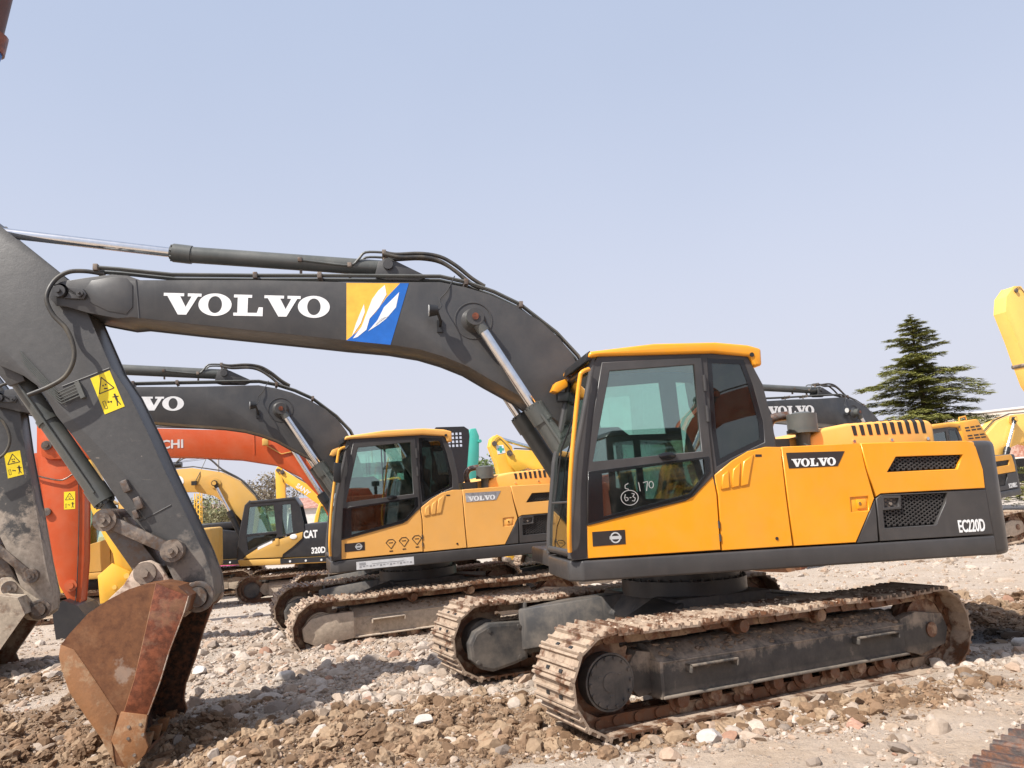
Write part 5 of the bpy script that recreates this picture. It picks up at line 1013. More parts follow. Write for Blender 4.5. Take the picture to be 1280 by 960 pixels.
def cat_body(root, text=True, boom=True):
    Y1 = 1.3; y, k = M['cat'], M['catblack']
    mb = MB(); mb.prism(P['kdeck'], -1.3, Y1+.01); dk = mb.build('platform', y, root, bevel=.03)
    x0 = P['kdeck'][2][0]; mb = MB(); z0, z1 = P['kdeck'][3][1], P['kdeck'][4][1]; mb.prism([(x0+.05, P['kdeck'][2][1]+.03), (x0+.05, P['kdeck'][5][1]+.0), (-1.8, z1-.0), (-1.8, z0+.03)], Y1+.008, Y1+.03); mb.build('side_rail', k, dk)
    for q in range(6): t = .08+q*.16; mb = MB(); mb.cyl((x0+(-1.8-x0)*t, Y1+.03, (P['kdeck'][2][1]+P['kdeck'][5][1])/2+((z0+z1)/2-(P['kdeck'][2][1]+P['kdeck'][5][1])/2)*t), (x0+(-1.8-x0)*t, Y1+.045, (P['kdeck'][2][1]+P['kdeck'][5][1])/2+((z0+z1)/2-(P['kdeck'][2][1]+P['kdeck'][5][1])/2)*t), .03, 10); mb.build('bolt', M['white'], dk)
    mb = MB(); mb.prism([(-1.80,.95),(-2.5,1.0),(-2.66,1.2),(-2.66,2.0),(-2.55,2.1),(-1.80,2.12)], -1.3, Y1); mb.build('counterweight', y, root, bevel=.06)
    mb = MB(); mb.prism(P['kbody'], -1.25, Y1-.02); bd = mb.build('side_housing', k, root, bevel=.02)
    mb = MB(); mb.prism(inset(P['kyel'], .01), Y1-.03, Y1+.012); sk = mb.build('cab_skirt', y, root, bevel=.006)
    cx, cz = P['kyel'][3][0]+.25, P['kyel'][3][1]-.13
    mb = MB(); mb.prism(ell(cx+.02, cz, .10, .07, 20), Y1+.01, Y1+.03); mb.build('fuel_cap', M['white'], sk, bevel=.005)
    mb = MB(); mb.box(cx+.42, cx+.52, Y1+.01, Y1+.03, cz-.20, cz-.02); mb.build('latch', y, sk, bevel=.01)
    mb = MB(); mb.prism([(cx+.60,cz-.06),(cx+1.0,cz-.22),(cx+1.0,cz-.30),(cx+.60,cz-.13)], Y1+.01, Y1+.014); mb.build('label_strip', M['white'], sk)
    co = P['kcab']; g1, g2, g3 = P['kg1'], P['kg2'], P['kg3']
    cab = panel('cab', co, [g1, g2, g3], Y1-.05, Y1+.002, k, root, .01); panel('right_wall', co, [g1, g2], .40, .45, k, cab, .01)
    for w_, yy in ((g1, Y1-.03), (g2, Y1-.03), (g1, .42)): mb = MB(); mb.prism(inset(w_, -.01), yy, yy+.004); mb.build('window', M['glass'], cab)
    mb = MB(); mb.prism(inset(g3, -.01), Y1-.03, Y1-.026); mb.build('lower_window', M['glass_dark'], cab)
    mb = MB(); tp = [(p[0], p[1]) for p in (co[3], co[4], co[5], co[6])]; mb.prism(tp+[(p[0], p[1]-.08) for p in tp[::-1]], .40, Y1+.02); mb.build('roof', k, cab, bevel=.02)
    mb = MB(); 
    for yy in (.43, Y1-.03): mb.tube([xz(co[0], yy), xz(co[1], yy), xz(co[2], yy), xz(co[3], yy)], .035, 8)
    mb.build('front_frame', k, cab)
    mb = MB(); mb.box(.6,1.1,.6,1.1,1.25,1.75); mb.prism([(.7,1.7),(.8,1.7),(.7,2.4),(.58,2.4)], .64, 1.08); mb.build('seat', M['inner'], cab, bevel=.03)
    mb = MB(); mb.prism([(-.4,2.05),(-.45,2.28),(-1.6,2.28),(-1.7,2.05)], -.8, .8); mb.build('engine_hood', k, root, bevel=.05)
    if text:
        t = P['ktext']; on_side(bd, 'lettering', M['white'], Y1-.02, (t[0][0], t[2][1]), (t[2][0], t[2][1]), t[1][1]-t[2][1], text='CAT', bold=.04, thick=.006)
        t = P['k320']; on_side(bd, 'lettering', M['white'], Y1-.02, (t[0][0], t[2][1]), (t[2][0], t[2][1]), t[1][1]-t[2][1], text='320D', bold=.035, thick=.006)
    if boom:
        b, st = simple_front(root, P['kboom'], P['kstick'], y, y, P['kcyl'])
        mb = MB(); c = P['kdot'][0]; mb.cyl(xz(c, .25), xz(c, .27), .17, 28); mb.build('round_label', M['white'], b)
        a = P['kcyl'][0]; mb = MB(); mb.cyl(xz(a,-.45), xz(a,.45), .07, 20); mb.build('cylinder_pin', M['black_cyl'], b)
        mb = MB(); lk_ = P['klamp'][0]; mb.box(lk_[0]-.07, lk_[0]+.07, .30, .42, lk_[1]-.06, lk_[1]+.06); mb.tube([(a[0]+.6,.3,a[1]+.0),(a[0]+.45,.28,a[1]+.3),(a[0]+.3,.1,a[1]+.75)], .012, 6); mb.build('work_lamp', M['black'], b)
        kb = P['kboom']; mb = MB(); mb.cyl(xz((kb[3][0]+1.6, kb[3][1]+.16), 0), xz((kb[3][0]+.35, kb[3][1]+.13), 0), .085, 16); mb.build('stick_cylinder', M['black_cyl'], root)
        mb = MB()
        for o in (0, .07): mb.tube(catmull([(kb[3][0]+.5,o,kb[3][1]+.2),(kb[3][0]+.2,o,kb[3][1]+.34+o),(kb[4][0]+.4,o,kb[4][1]+.45),(kb[4][0],o,kb[4][1]+.1),(kb[5][0],o,kb[5][1]+.06),(kb[6][0],o,kb[6][1]+.06)], 4), .022, 6)
        mb.build('hydraulic_hose', M['hose'], root)
        bucket_simple(root, P['kstick'][5][0]-.1, .6, M['rust_tan'], .9)
M['cream'] = paint('cream_render', (.62,.54,.46), .8, .3, (.42,.32,.25), var=.1)
M['cream2'] = paint('pale_plaster', (.60,.56,.52), .8, .25, (.4,.36,.32), var=.08)
M['brick'] = muddy('weathered_brick', (.36,.15,.10), (.46,.30,.24), .45, .9, rust=(.28,.11,.07), metal=0)
M['track_dark'] = muddy('dark_muddy_track', (.06,.045,.04), (.17,.13,.11), .5, .7)
M['edge'] = muddy('worn_bright_edge', (.42,.36,.31), (.50,.42,.34), .3, .45, rust=(.30,.16,.09), metal=.5)
def stick_mud(name='mud_splashed_stick', zhi=3.0, zlo=1.2, amt=.22, d0=(.24,.20,.16), d1=(.46,.39,.32), mx=1.0):
    t = NT(name); z = t.sep()[2]; n = t.noise(3.2, 10, .7); n2 = t.noise(15, 8, .7)
    k = t.ramp(t.math('ADD', n, t.maprange(z, zhi, zlo, -.12, amt)), .50, .60); k = t.math('MULTIPLY', k, mx)
    sc = t.ramp(t.noise(1, 9, .78, vec=t.scaled(5, 5, 26), dist=1.2), .63, .66); k = t.math('MAXIMUM', k, t.math('MULTIPLY', t.math('MULTIPLY', sc, t.ramp(t.noise(1.7, 3), .48, .6)), .55))
    c = t.mix(k, t.mix(t.ramp(n2, .3, .7), (.06,.058,.056), (.08,.076,.072)), t.mix(t.ramp(n2, .3, .7), d0, d1))
    t.out(c, t.maprange(k, 0, 1, .45, .95)); t.bump(t.math('ADD', n, t.math('MULTIPLY', n2, .4)), .35, .01); return t.m
M['stick_mud'] = stick_mud()
M['concrete'] = plain('pole_concrete', (.42,.41,.40), .85)
M['paper'] = plain('paper_white', (.66,.66,.66), .7)
M['char_dark'] = paint('near_black_paint', (.035,.036,.038), .42, .2, (.20,.18,.16))
M['orange_dull2'] = plain('brown_tube_paint', (.10,.045,.035), .45)
# ------------------------------------------------------------------ ground
def _hash(ix, iy, seed):
    h = (ix.astype(np.int64)*374761393 + iy.astype(np.int64)*668265263 + seed*974634777) & 0xffffffff
    h = ((h ^ (h >> 13))*1274126177) & 0xffffffff; h = (h ^ (h >> 16)) & 0xffff
    return h/65535.0
def vnoise(x, y, seed=0):
    ix = np.floor(x); iy = np.floor(y); fx = x-ix; fy = y-iy; fx = fx*fx*(3-2*fx); fy = fy*fy*(3-2*fy)
    a = _hash(ix, iy, seed); b = _hash(ix+1, iy, seed); c = _hash(ix, iy+1, seed); d = _hash(ix+1, iy+1, seed)
    return (a*(1-fx)+b*fx)*(1-fy)+(c*(1-fx)+d*fx)*fy
def fbm(x, y, s, oct=4, seed=0, gain=.5):
    v = 0; a = 1; t = 0
    for o in range(oct): v = v+a*vnoise(x*s*2**o+7.3*o, y*s*2**o+3.1*o, seed+o); t += a; a *= gain
    return v/t
def gauss(x, y, cx, cy, sx, sy, rot=0):
    dx, dy = x-cx, y-cy; c, s = cos(rot), sin(rot); u = dx*c+dy*s; v = -dx*s+dy*c
    return np.exp(-(u/sx)**2-(v/sy)**2)
def sstep(x, a, b): t = np.clip((x-a)/(b-a), 0, 1); return t*t*(3-2*t)
def zones(x, y):
    """brown soil, pale rubble and black patch weights at a ground point"""
    n = fbm(x, y, .7, 4, 11); n2 = fbm(x, y, 2.1, 3, 21)
    br = gauss(x,y,-1.0,6.6,2.2,.95,-.05)*1.3 + gauss(x,y,-4.8,6.8,1.7,1.6)*1.1 + gauss(x,y,5.6,9.2,1.0,.8)*1.0 + gauss(x,y,3.3,6.6,1.4,.45,.3)*.7 + gauss(x,y,-6.5,9.5,1.5,1.0)*.9 + gauss(x,y,6.8,11,1.8,.8)*.8
    br = sstep(br*(.5+.95*n)+.5*(n2-.5), .30, .72)
    rub = gauss(x,y,-1.6,9.6,2.6,2.6)*1.2 + gauss(x,y,.4,6.9,.9,.55)*1.0 + gauss(x,y,.9,5.9,.8,.35)*.7 + gauss(x,y,2.1,6.35,1.0,.22,.3)*.8 + gauss(x,y,-2.2,12.0,3,1.6) + gauss(x,y,4.2,7.7,1.0,.5)*.9 + gauss(x,y,-5.0,11.5,2,1.5)*.7
    rub = sstep(rub*(.5+n), .22, .55)*(1-br*.8)
    dark_patch = gauss(x,y,4.85,8.75,.62,.30,.2)  # small oval of ground and stones coloured nearly black
    return br, rub, np.clip(dark_patch*1.4, 0, 1)
BKT = Vector((0,0,0))
def base_height(x, y):
    left = sstep(-x, -3, 4)
    h = -(.050*left+.016*(1-left))*np.clip(y-12, 0, 11)
    h = h - .28*gauss(x, y, BKT.x-.1, BKT.y-.75, 1.0, 1.0) - .10*gauss(x, y, -4.5, 5.8, 2.0, 1.2)
    h = h + .10*gauss(x,y,-.9,6.7,1.2,.40,.05) + .07*gauss(x,y,-.2,7.3,.5,.35) + .16*gauss(x,y,5.5,9.6,.9,.6) + .05*gauss(x,y,2.9,6.7,1.0,.25,.35)
    h = h - .06*gauss(x,y,4.8,8.7,.6,.35)
    return h
def height(x, y):
    x = np.asarray(x, float); y = np.asarray(y, float); d = np.hypot(x, y)
    br, rub, dark_patch = zones(x, y); fade = 1/(1+(d/22)**2)
    h = base_height(x, y) + (fbm(x, y, .45, 3, 3)-.5)*.19*fade
    h = h + (fbm(x, y, 2.2, 4, 5, .55)-.5)*(.055+.09*br+.045*rub)*fade
    r = fbm(x, y, 6, 5, 9, .62); h = h + (np.abs(r-.5)*2)*(.022+.095*br+.035*rub)*fade
    # keep it level where the near machine's tracks stand
    m = np.clip(gauss(x,y,A0[0]+TG*sin(A0[2]),A0[1]-TG*cos(A0[2]),2.6,.55,A0[2])*1.6, 0, 1) + np.clip(gauss(x,y,A0[0]-TG*sin(A0[2]),A0[1]+TG*cos(A0[2]),2.6,.55,A0[2])*1.6, 0, 1)
    m = np.clip(m, 0, 1); return h*(1-m)+(base_height(x,y)*.3-.005+ (r-.5)*.02)*m
def ground_material():
    t = NT('rubble_earth'); att = t.n.new("ShaderNodeAttribute"); att.attribute_name = "soil"
    sp = t.n.new("ShaderNodeSeparateColor"); t.l.new(att.outputs["Color"], sp.inputs[0]); br, rub, dark_patch = sp.outputs
    n1 = t.noise(9, 10, .7); n2 = t.noise(38, 8, .72); n3 = t.noise(1.1, 5); n4 = t.noise(120, 4, .7)
    tan = t.mix(t.ramp(n1, .3, .7), (.34,.25,.175), (.47,.37,.28))
    tan = t.mix(t.ramp(n3, .35, .65), tan, (.44,.36,.29))
    grey = t.mix(t.ramp(n2, .35, .65), (.33,.265,.205), (.52,.435,.355))
    brown = t.mix(t.ramp(n1, .35, .68), (.15,.092,.055), (.31,.215,.14))
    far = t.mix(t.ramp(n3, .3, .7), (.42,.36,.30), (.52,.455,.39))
    c = t.mix(rub, tan, grey); c = t.mix(br, c, brown)
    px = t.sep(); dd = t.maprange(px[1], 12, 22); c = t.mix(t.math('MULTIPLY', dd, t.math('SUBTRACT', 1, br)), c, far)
    vo = t.n.new("ShaderNodeTexVoronoi"); vo.inputs["Scale"].default_value = 26; t.l.new(t.tc.outputs["Object"], vo.inputs["Vector"])
    peb = t.math('MULTIPLY', t.ramp(vo.outputs["Distance"], .18, .32, (1,1,1,1), (0,0,0,1)), t.ramp(n2, .5, .58))
    c = t.mix(t.math('MULTIPLY', peb, .8), c, t.mix(t.ramp(n4, .4, .6), (.44,.375,.32), (.56,.50,.44)))
    c = t.mix(t.ramp(n4, .62, .75), c, (.20,.15,.11)); c = t.mix(t.math('MULTIPLY', dark_patch, .93), c, (.035,.033,.034))
    t.out(c, .95); t.bump(t.math('ADD', t.math('ADD', n1, n2), t.math('MULTIPLY', peb, .5)), .75, .03); return t.m
def make_ground():
    nx, ny = 900, 760
    u = np.linspace(-1, 1, nx); X = 1.2 + 11*np.sinh(u*6.9)/np.sinh(6.9)*120*.0 + np.sign(u)*(np.abs(u)*9.0 + 1500*np.abs(u)**14)
    v = np.linspace(0, 1, ny); Yv = -12 + 16*v**.9*0
    yk = np.concatenate([np.linspace(-14, 3.6, 40)[:-1], 3.6+np.cumsum(np.full(ny-39, .024)*np.exp(np.linspace(0, 1, ny-39)**2.2*5.0))])
    yk = yk[:ny]; yk[-25:] = np.geomspace(yk[-26]*1.08, 2600, 25)
    XX, YY = np.meshgrid(X, yk); ZZ = height(XX.ravel(), YY.ravel()).reshape(XX.shape)
    n = XX.size; me = bpy.data.meshes.new("ground"); me.vertices.add(n)
    me.vertices.foreach_set("co", np.stack([XX.ravel(), YY.ravel(), ZZ.ravel()], 1).astype(np.float32).ravel())
    r, c = XX.shape; idx = np.arange(n).reshape(r, c); q = np.stack([idx[:-1,:-1], idx[:-1,1:], idx[1:,1:], idx[1:,:-1]], -1).reshape(-1, 4)
    me.loops.add(q.size); me.loops.foreach_set("vertex_index", q.ravel().astype(np.int32)); me.polygons.add(len(q)); me.polygons.foreach_set("loop_start", np.arange(0, q.size, 4, dtype=np.int32)); me.polygons.foreach_set("use_smooth", np.ones(len(q), bool))
    me.update(); br, rub, dark_patch = zones(XX.ravel(), YY.ravel()); ca = me.color_attributes.new("soil", 'FLOAT_COLOR', 'POINT')
    ca.data.foreach_set("color", np.stack([br, rub, dark_patch, np.ones_like(br)], 1).astype(np.float32).ravel())
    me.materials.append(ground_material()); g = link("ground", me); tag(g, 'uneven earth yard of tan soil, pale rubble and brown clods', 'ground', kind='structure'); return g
def stone_material():
    t = NT('rubble_stone'); att = t.n.new("ShaderNodeAttribute"); att.attribute_name = "tone"
    n = t.noise(30, 6, .7); c = t.mix(t.ramp(n, .3, .7), (.72,.70,.68), (1,1,1)); c = t.mix(1.0, att.outputs["Color"], c, 'MULTIPLY'); t.out(c, .93); t.bump(t.noise(60, 5, .7), .4, .006); return t.m
ICO3 = _ico(3)
def cut_variants(n, sub):
    R = np.random.RandomState(77); out = []
    for _ in range(n):
        v = np.array(_ico(sub)[0])
        for k in range(8):
            q = R.normal(size=3); q /= np.linalg.norm(q); lim = R.uniform(.45, .8); v = v-np.outer(np.clip(v@q-lim, 0, None), q)
        out.append(v*1.15)
    return np.array(out)
def clod_variants(n):
    R = np.random.RandomState(78); out = []
    for i in range(n):
        v = np.array(ICO3[0]); f = np.zeros(len(v))
        for s, a in ((1.3,.34),(2.8,.26),(6.5,.16)): f += a*((fbm(v[:,0]*s+i*9, v[:,1]*s+v[:,2]*s*1.7, 1, 2, 60)-.5)*2+(vnoise(v[:,2]*s+i*5, v[:,0]*s-v[:,1]*s, 61)-.5))
        out.append(v*(1+f)[:,None])
    return np.array(out)
def scatter_stones(name, n, ico, smin, smax, power, dr, label, seed, ang=(-.66, .72), clod=False):
    R = np.random.RandomState(seed); V = np.array(ico[0]); Fq = np.array(ico[1]); V = V if V.ndim == 3 else V[None]; k = V.shape[1]
    xs, ys, ss, keep = [], [], [], 0
    while keep < n:
        m = 60000; d = dr[0]*(dr[1]/dr[0])**(R.rand(m)**.8); a = R.uniform(*ang, m); x = d*np.sin(a); y = d*np.cos(a); br, rub, dark_patch = zones(x, y)
        cl = fbm(x, y, 2.6, 3, 31); p = (.10+.95*rub+.8*br)*(.25+1.5*sstep(cl, .38, .66)) if not clod else br*(.3+sstep(cl, .4, .6))
        ok = R.rand(m) < p*.7; xs.append(x[ok]); ys.append(y[ok]); keep += ok.sum()
    x = np.concatenate(xs)[:n]; y = np.concatenate(ys)[:n]; d = np.hypot(x, y); s = smin+(smax-smin)*R.rand(n)**power; s *= np.clip(d/9, .8, 2.2)**.5
    z = height(x, y); br, rub, dark_patch = zones(x, y)
    a = R.rand(n)*6.283; b = R.uniform(-1, 1, n); sc = np.stack([R.uniform(.75,1.35,n), R.uniform(.7,1.2,n), R.uniform(.45,.9,n)], 1)*s[:,None]
    jit = 1+(R.uniform(-.34, .34, (n, k)) if len(V) == 1 else R.uniform(-.03, .03, (n, k))); P_ = V[R.randint(0, len(V), n)]*jit[...,None]
    ca, sa, cb, sb = np.cos(a), np.sin(a), np.cos(b), np.sin(b)
    P_ = P_*sc[:,None,:]; X = P_[...,0]; Y = P_[...,1]*cb[:,None]-P_[...,2]*sb[:,None]; Z = P_[...,1]*sb[:,None]+P_[...,2]*cb[:,None]
    X, Y = X*ca[:,None]-Y*sa[:,None], X*sa[:,None]+Y*ca[:,None]
    co = np.stack([X+x[:,None], Y+y[:,None], Z+(z+s*.04)[:,None]], -1).reshape(-1, 3)
    f = (Fq[None]+(np.arange(n)*k)[:,None,None]).reshape(-1, 3)
    me = bpy.data.meshes.new(name); me.vertices.add(len(co)); me.vertices.foreach_set("co", co.astype(np.float32).ravel()); me.loops.add(f.size); me.loops.foreach_set("vertex_index", f.ravel().astype(np.int32))
    me.polygons.add(len(f)); me.polygons.foreach_set("loop_start", np.arange(0, f.size, 3, dtype=np.int32)); me.polygons.foreach_set("use_smooth", np.zeros(len(f), bool)); me.update()
    pal = np.array([(.52,.455,.395),(.45,.375,.31),(.59,.53,.475),(.40,.32,.25),(.46,.35,.27),(.40,.24,.17),(.60,.545,.49),(.29,.245,.21)]); w = np.array([.24,.22,.10,.18,.14,.02,.03,.09])
    ci = R.choice(len(pal), n, p=w/w.sum()); col = pal[ci]; brc = np.array([(.28,.185,.115),(.19,.12,.07),(.37,.27,.18)])[R.randint(0, 3, n)]
    isb = (R.rand(n) < br*.85) if not clod else np.ones(n, bool); col = np.where(isb[:,None], brc, col)*R.uniform(.85, 1.1, (n,1)); col = col*np.array([.93,.89,.85])*(1-.85*dark_patch[:,None])
    at = me.color_attributes.new("tone", 'FLOAT_COLOR', 'POINT'); at.data.foreach_set("color", np.concatenate([np.repeat(col, k, 0), np.ones((n*k,1))], 1).astype(np.float32).ravel())
    me.materials.append(M['stone']); o = link(name, me); tag(o, label, 'rubble' if not clod else 'soil', kind='stuff'); return o
def rock(px, s, col, label, name='rock', seed=0, flat=.7, cat='rock'):
    R = np.random.RandomState(seed+50); v = np.array(_ico(3)[0]); fs = _ico(3)[1]
    nrm = [R.normal(size=3) for _ in range(9)]
    for q in nrm:
        q /= np.linalg.norm(q); lim = R.uniform(.55, .85); dd = v@q; v = v-np.outer(np.clip(dd-lim, 0, None), q)
    v = v*(1+R.uniform(-.02,.02,(len(v),1)))*np.array([1.15,.9,flat])*s; mb = MB(); mb.add(v, fs, False)
    m = muddy('rock_'+'_'.join(str(int(c*100)) for c in col), col, tuple(c*.8 for c in col), .4, .9, rust=tuple(c*.9 for c in col), metal=0)
    o = mb.build(name, m, None, fixn=False); x, y = px; o.location = (x, y, float(height(x, y))+s*.28); o.rotation_euler = (0,0,R.rand()*6); tag(o, label, cat, 'loose rocks in the foreground rubble'); return o

# ------------------------------------------------------------------ trees
def leaf_material(name, a, b):
    t = NT(name); g = t.n.new("ShaderNodeObjectInfo"); n = t.noise(1.3, 4); n2 = t.noise(9, 3); c = t.mix(t.ramp(n, .35, .65), a, b); c = t.mix(t.ramp(n2, .4, .7), c, tuple(x*1.25 for x in b)); t.out(c, .65)
    t.b.inputs["Transmission Weight"].default_value = 0; return t.m
def cedar(loc, H, label):
    R = np.random.RandomState(3); root = bpy.data.objects.new('cedar_tree', None); COL.objects.link(root); root.location = loc; tag(root, label, 'tree')
    tr = MB(); tr.tube([(0,0,0),(.02,0,H*.4),(-.03,.02,H*.75),(0,0,H*.99)], [.20,.14,.07,.015], 10); nd = MB(); nv, nf = [], []
    prof = lambda u: (4.3*(1-u)**.95+.12)*(1+.16*sin(u*21+1))
    def tuft(p, s, dirx, diry):
        # flat spray of needles: several thin blades fanning from a twig
        for _ in range(7):
            a = R.uniform(-1.1, 1.1); dx, dy = dirx*cos(a)-diry*sin(a), dirx*sin(a)+diry*cos(a); L = s*R.uniform(.5,1.15); w = s*.15
            b = p+np.array([R.uniform(-.5,.5)*s, R.uniform(-.5,.5)*s, R.uniform(-.12,.12)*s]); e = b+np.array([dx*L, dy*L, R.uniform(-.30,.05)*L]); q = np.array([-dy*w, dx*w, R.uniform(-.5,.5)*w])
            i = len(nv); nv.extend([b-q*.6, b+q*.6, e+q*.25, e-q*.25]); nf.append((i,i+1,i+2,i+3))
    nb = 128
    for k in range(nb):
        u = .03+.95*(k/nb)**.9; z = H*(.08+.92*u); a = k*2.399+R.uniform(-.5,.5); L = prof(u)*R.choice([.55,.8,1.0,1.12,1.3], p=[.15,.25,.3,.2,.1])
        dx, dy = cos(a), sin(a); rise = .16+.32*u+R.uniform(-.06,.12); droop = .30+R.uniform(-.08,.12); pts = []
        for j in range(9):
            t = j/8; pts.append((dx*L*t, dy*L*t, z-.05+L*(rise*t-droop*t*t)))
        tr.tube(pts, [max(.006, .032*(1-t/9)*min(1, L)) for t in range(9)], 5)
        for j in range(1, 9):
            t = j/8; p = np.array(pts[j]); spread = L*.27*(1-abs(t-.45)*1.1)+.05; m = int(4+L*6.5)
            for _ in range(m):
                s_ = R.uniform(-1,1); q = p+np.array([-dy*s_*spread, dx*s_*spread, -abs(s_)*spread*.35+R.uniform(-.04,.04)])+np.array([dx,dy,0])*R.uniform(-.10,.10)*L; sg = 1 if s_ > 0 else -1
                tuft(q, (.17+.08*R.rand())*min(1, .5+.4*L), dx*.8-dy*sg*.6, dy*.8+dx*sg*.6)
    for _ in range(24): z = H*R.uniform(.95,1.0); a = R.rand()*6.28; tuft(np.array([0,0,z]), .16, cos(a), sin(a))
    tr.build('trunk', M['bark'], root, fixn=False); nd.add(nv, nf); nd.build('crown', M['cedar'], root, fixn=False); return root
def broad_tree(loc, H, W, label, mat, name='tree', n=5000, seed=0, leaf=.10, bare=.0, group='trees beyond the yard'):
    R = np.random.RandomState(seed+9); root = bpy.data.objects.new(name, None); COL.objects.link(root); root.location = loc; tag(root, label, 'tree', group)
    tr = MB(); tr.tube([(0,0,0),(.05,0,H*.3),(0,.05,H*.55)], [H*.022,H*.016,H*.01], 8); ends = []
    for k in range(16):
        a = k*2.4; z0 = H*R.uniform(.22,.5); r = W*.5*R.uniform(.5,1); z1 = H*R.uniform(.5,.98)*(1-.25*(r/(W*.5))**2); p = (cos(a)*r, sin(a)*r, z1); mid = (p[0]*.45, p[1]*.45, (z0+z1)/2+H*.03); tr.tube([(0,0,z0), mid, p], [H*.009, H*.006, H*.002], 5); ends.append(np.array(p)); ends.append(np.array(mid))
        for q in range(3): e = np.array(p)+R.normal(size=3)*W*.10; tr.tube([mid, tuple(e)], [H*.004, H*.0015], 4); ends.append(e)
    nv, nf = [], []
    for i in range(n):
        c = ends[R.randint(len(ends))]; d = R.normal(size=3); d /= np.linalg.norm(d); p = c+d*W*.13*R.rand()**.45*np.array([1,1,.8]); a, b = R.normal(size=3), R.normal(size=3); a = a/np.linalg.norm(a)*leaf*R.uniform(.6,1.3); b = b/np.linalg.norm(b)*leaf*.6
        j = len(nv); nv += [p-a, p+b, p+a, p-b]; nf.append((j,j+1,j+2,j+3))
    tr.build('trunk', M['bark'], root, fixn=False); m = MB(); m.add(nv, nf); m.build('crown', mat, root, fixn=False); return root

# ------------------------------------------------------------------ sky, sun, air
def make_light():
    L = Vector(SUN).normalized(); sd = bpy.data.lights.new('sun', 'SUN'); so = bpy.data.objects.new('sun', sd); COL.objects.link(so); sd.energy = SUN_E; sd.angle = radians(.53); sd.color = (1,.955,.89)
    so.rotation_mode = 'QUATERNION'; so.rotation_quaternion = L.to_track_quat('-Z', 'Y'); so.location = -L*60
    w = bpy.data.worlds.new("World"); SC.world = w; w.use_nodes = True; t = w.node_tree; bg = t.nodes["Background"]; sk = t.nodes.new("ShaderNodeTexSky"); sk.sky_type = 'NISHITA'; sk.sun_disc = False
    sk.sun_elevation = math.asin(-L.z); sk.sun_rotation = math.atan2(-L.x, -L.y); sk.air_density = 1.0; sk.dust_density = 3.0; sk.ozone_density = 1.5; sk.altitude = 0
    tc = t.nodes.new("ShaderNodeTexCoord"); sx = t.nodes.new("ShaderNodeSeparateXYZ"); t.links.new(tc.outputs["Generated"], sx.inputs[0])
    mr = t.nodes.new("ShaderNodeMapRange"); t.links.new(sx.outputs[2], mr.inputs[0]); mr.inputs[1].default_value = .05; mr.inputs[2].default_value = .58; mr.inputs[3].default_value = .92; mr.inputs[4].default_value = .62; mr.interpolation_type = 'SMOOTHSTEP'
    hc = t.nodes.new("ShaderNodeMix"); hc.data_type = 'RGBA'; m2 = t.nodes.new("ShaderNodeMapRange"); t.links.new(sx.outputs[2], m2.inputs[0]); m2.inputs[1].default_value = .1; m2.inputs[2].default_value = .58; t.links.new(m2.outputs[0], hc.inputs[0]); hc.inputs[6].default_value = (*HAZELOW, 1); hc.inputs[7].default_value = (*HAZEHIGH, 1)
    nz = t.nodes.new("ShaderNodeTexNoise"); nz.inputs['Scale'].default_value = 1.6; nz.inputs['Detail'].default_value = 5; t.links.new(tc.outputs['Generated'], nz.inputs['Vector']); ad = t.nodes.new('ShaderNodeMath'); ad.operation = 'MULTIPLY_ADD'; t.links.new(nz.outputs['Fac'], ad.inputs[0]); ad.inputs[1].default_value = .16; ad.inputs[2].default_value = -.08; ad2 = t.nodes.new('ShaderNodeMath'); ad2.operation = 'ADD'; t.links.new(ad.outputs[0], ad2.inputs[0]); t.links.new(mr.outputs[0], ad2.inputs[1]); ad2.use_clamp = True
    hz = t.nodes.new("ShaderNodeMix"); hz.data_type = 'RGBA'; t.links.new(ad2.outputs[0], hz.inputs[0]); t.links.new(hc.outputs[2], hz.inputs[7]); t.links.new(sk.outputs[0], hz.inputs[6]); t.links.new(hz.outputs[2], bg.inputs[0]); bg.inputs[1].default_value = SKY_S
    SC.view_settings.view_transform = 'Standard'; SC.view_settings.look = 'None'; SC.view_settings.exposure = EXPO; SC.view_settings.gamma = 1
SUN = (.60,.55,-1.0); SUN_E = 5.0; SKY_S = .11; HAZELOW = (5.05,5.12,5.85); HAZEHIGH = (4.85,5.45,6.85); EXPO = .42
# ================================================================== assemble the yard
make_camera(); make_light()
A0 = (FR['A'][1][0], FR['A'][1][1], math.atan2(FR['AT'][0][1][0], FR['AT'][0][0][0]))
def wl(fr, p): return Matrix(FR[fr][0]) @ Vector(p) + Vector(FR[fr][1])
BKT = wl('A', (5.15, 0, 0))
M['stone'] = stone_material(); M['bark'] = muddy('bark', (.10,.07,.05), (.14,.10,.075), .5, .9, rust=(.07,.05,.04), metal=0)
M['cedar'] = leaf_material('cedar_needles', (.10,.115,.028), (.25,.245,.065)); M['leaf_green'] = leaf_material('green_leaves', (.05,.09,.025), (.12,.16,.05)); M['leaf_olive'] = leaf_material('sparse_olive_leaves', (.12,.12,.05), (.22,.20,.10)); M['leaf_dull'] = leaf_material('dull_brown_leaves', (.16,.13,.09), (.24,.20,.14))

def yaw_of(fr): m = FR[fr][0]; return math.atan2(m[1][0], m[0][0])
M['char_stick'] = stick_mud('dusty_charcoal_stick', 2.1, 1.0, .10, (.30,.25,.20), (.38,.33,.28), .45)
V_base = dict(dark=M['char_body'], inner=M['inner'], cabmat=M['char_body'], cab_in=M['inner'], boom=M['char'], stick=M['char_stick'], tube=M['green_tube'], link=M['link'], seat=M['seat'], hood_mat=M['yellow_old'], yel=M['yellow'], rail=M['yellow'], boomlabel='charcoal boom with white lettering and amber and blue decal')

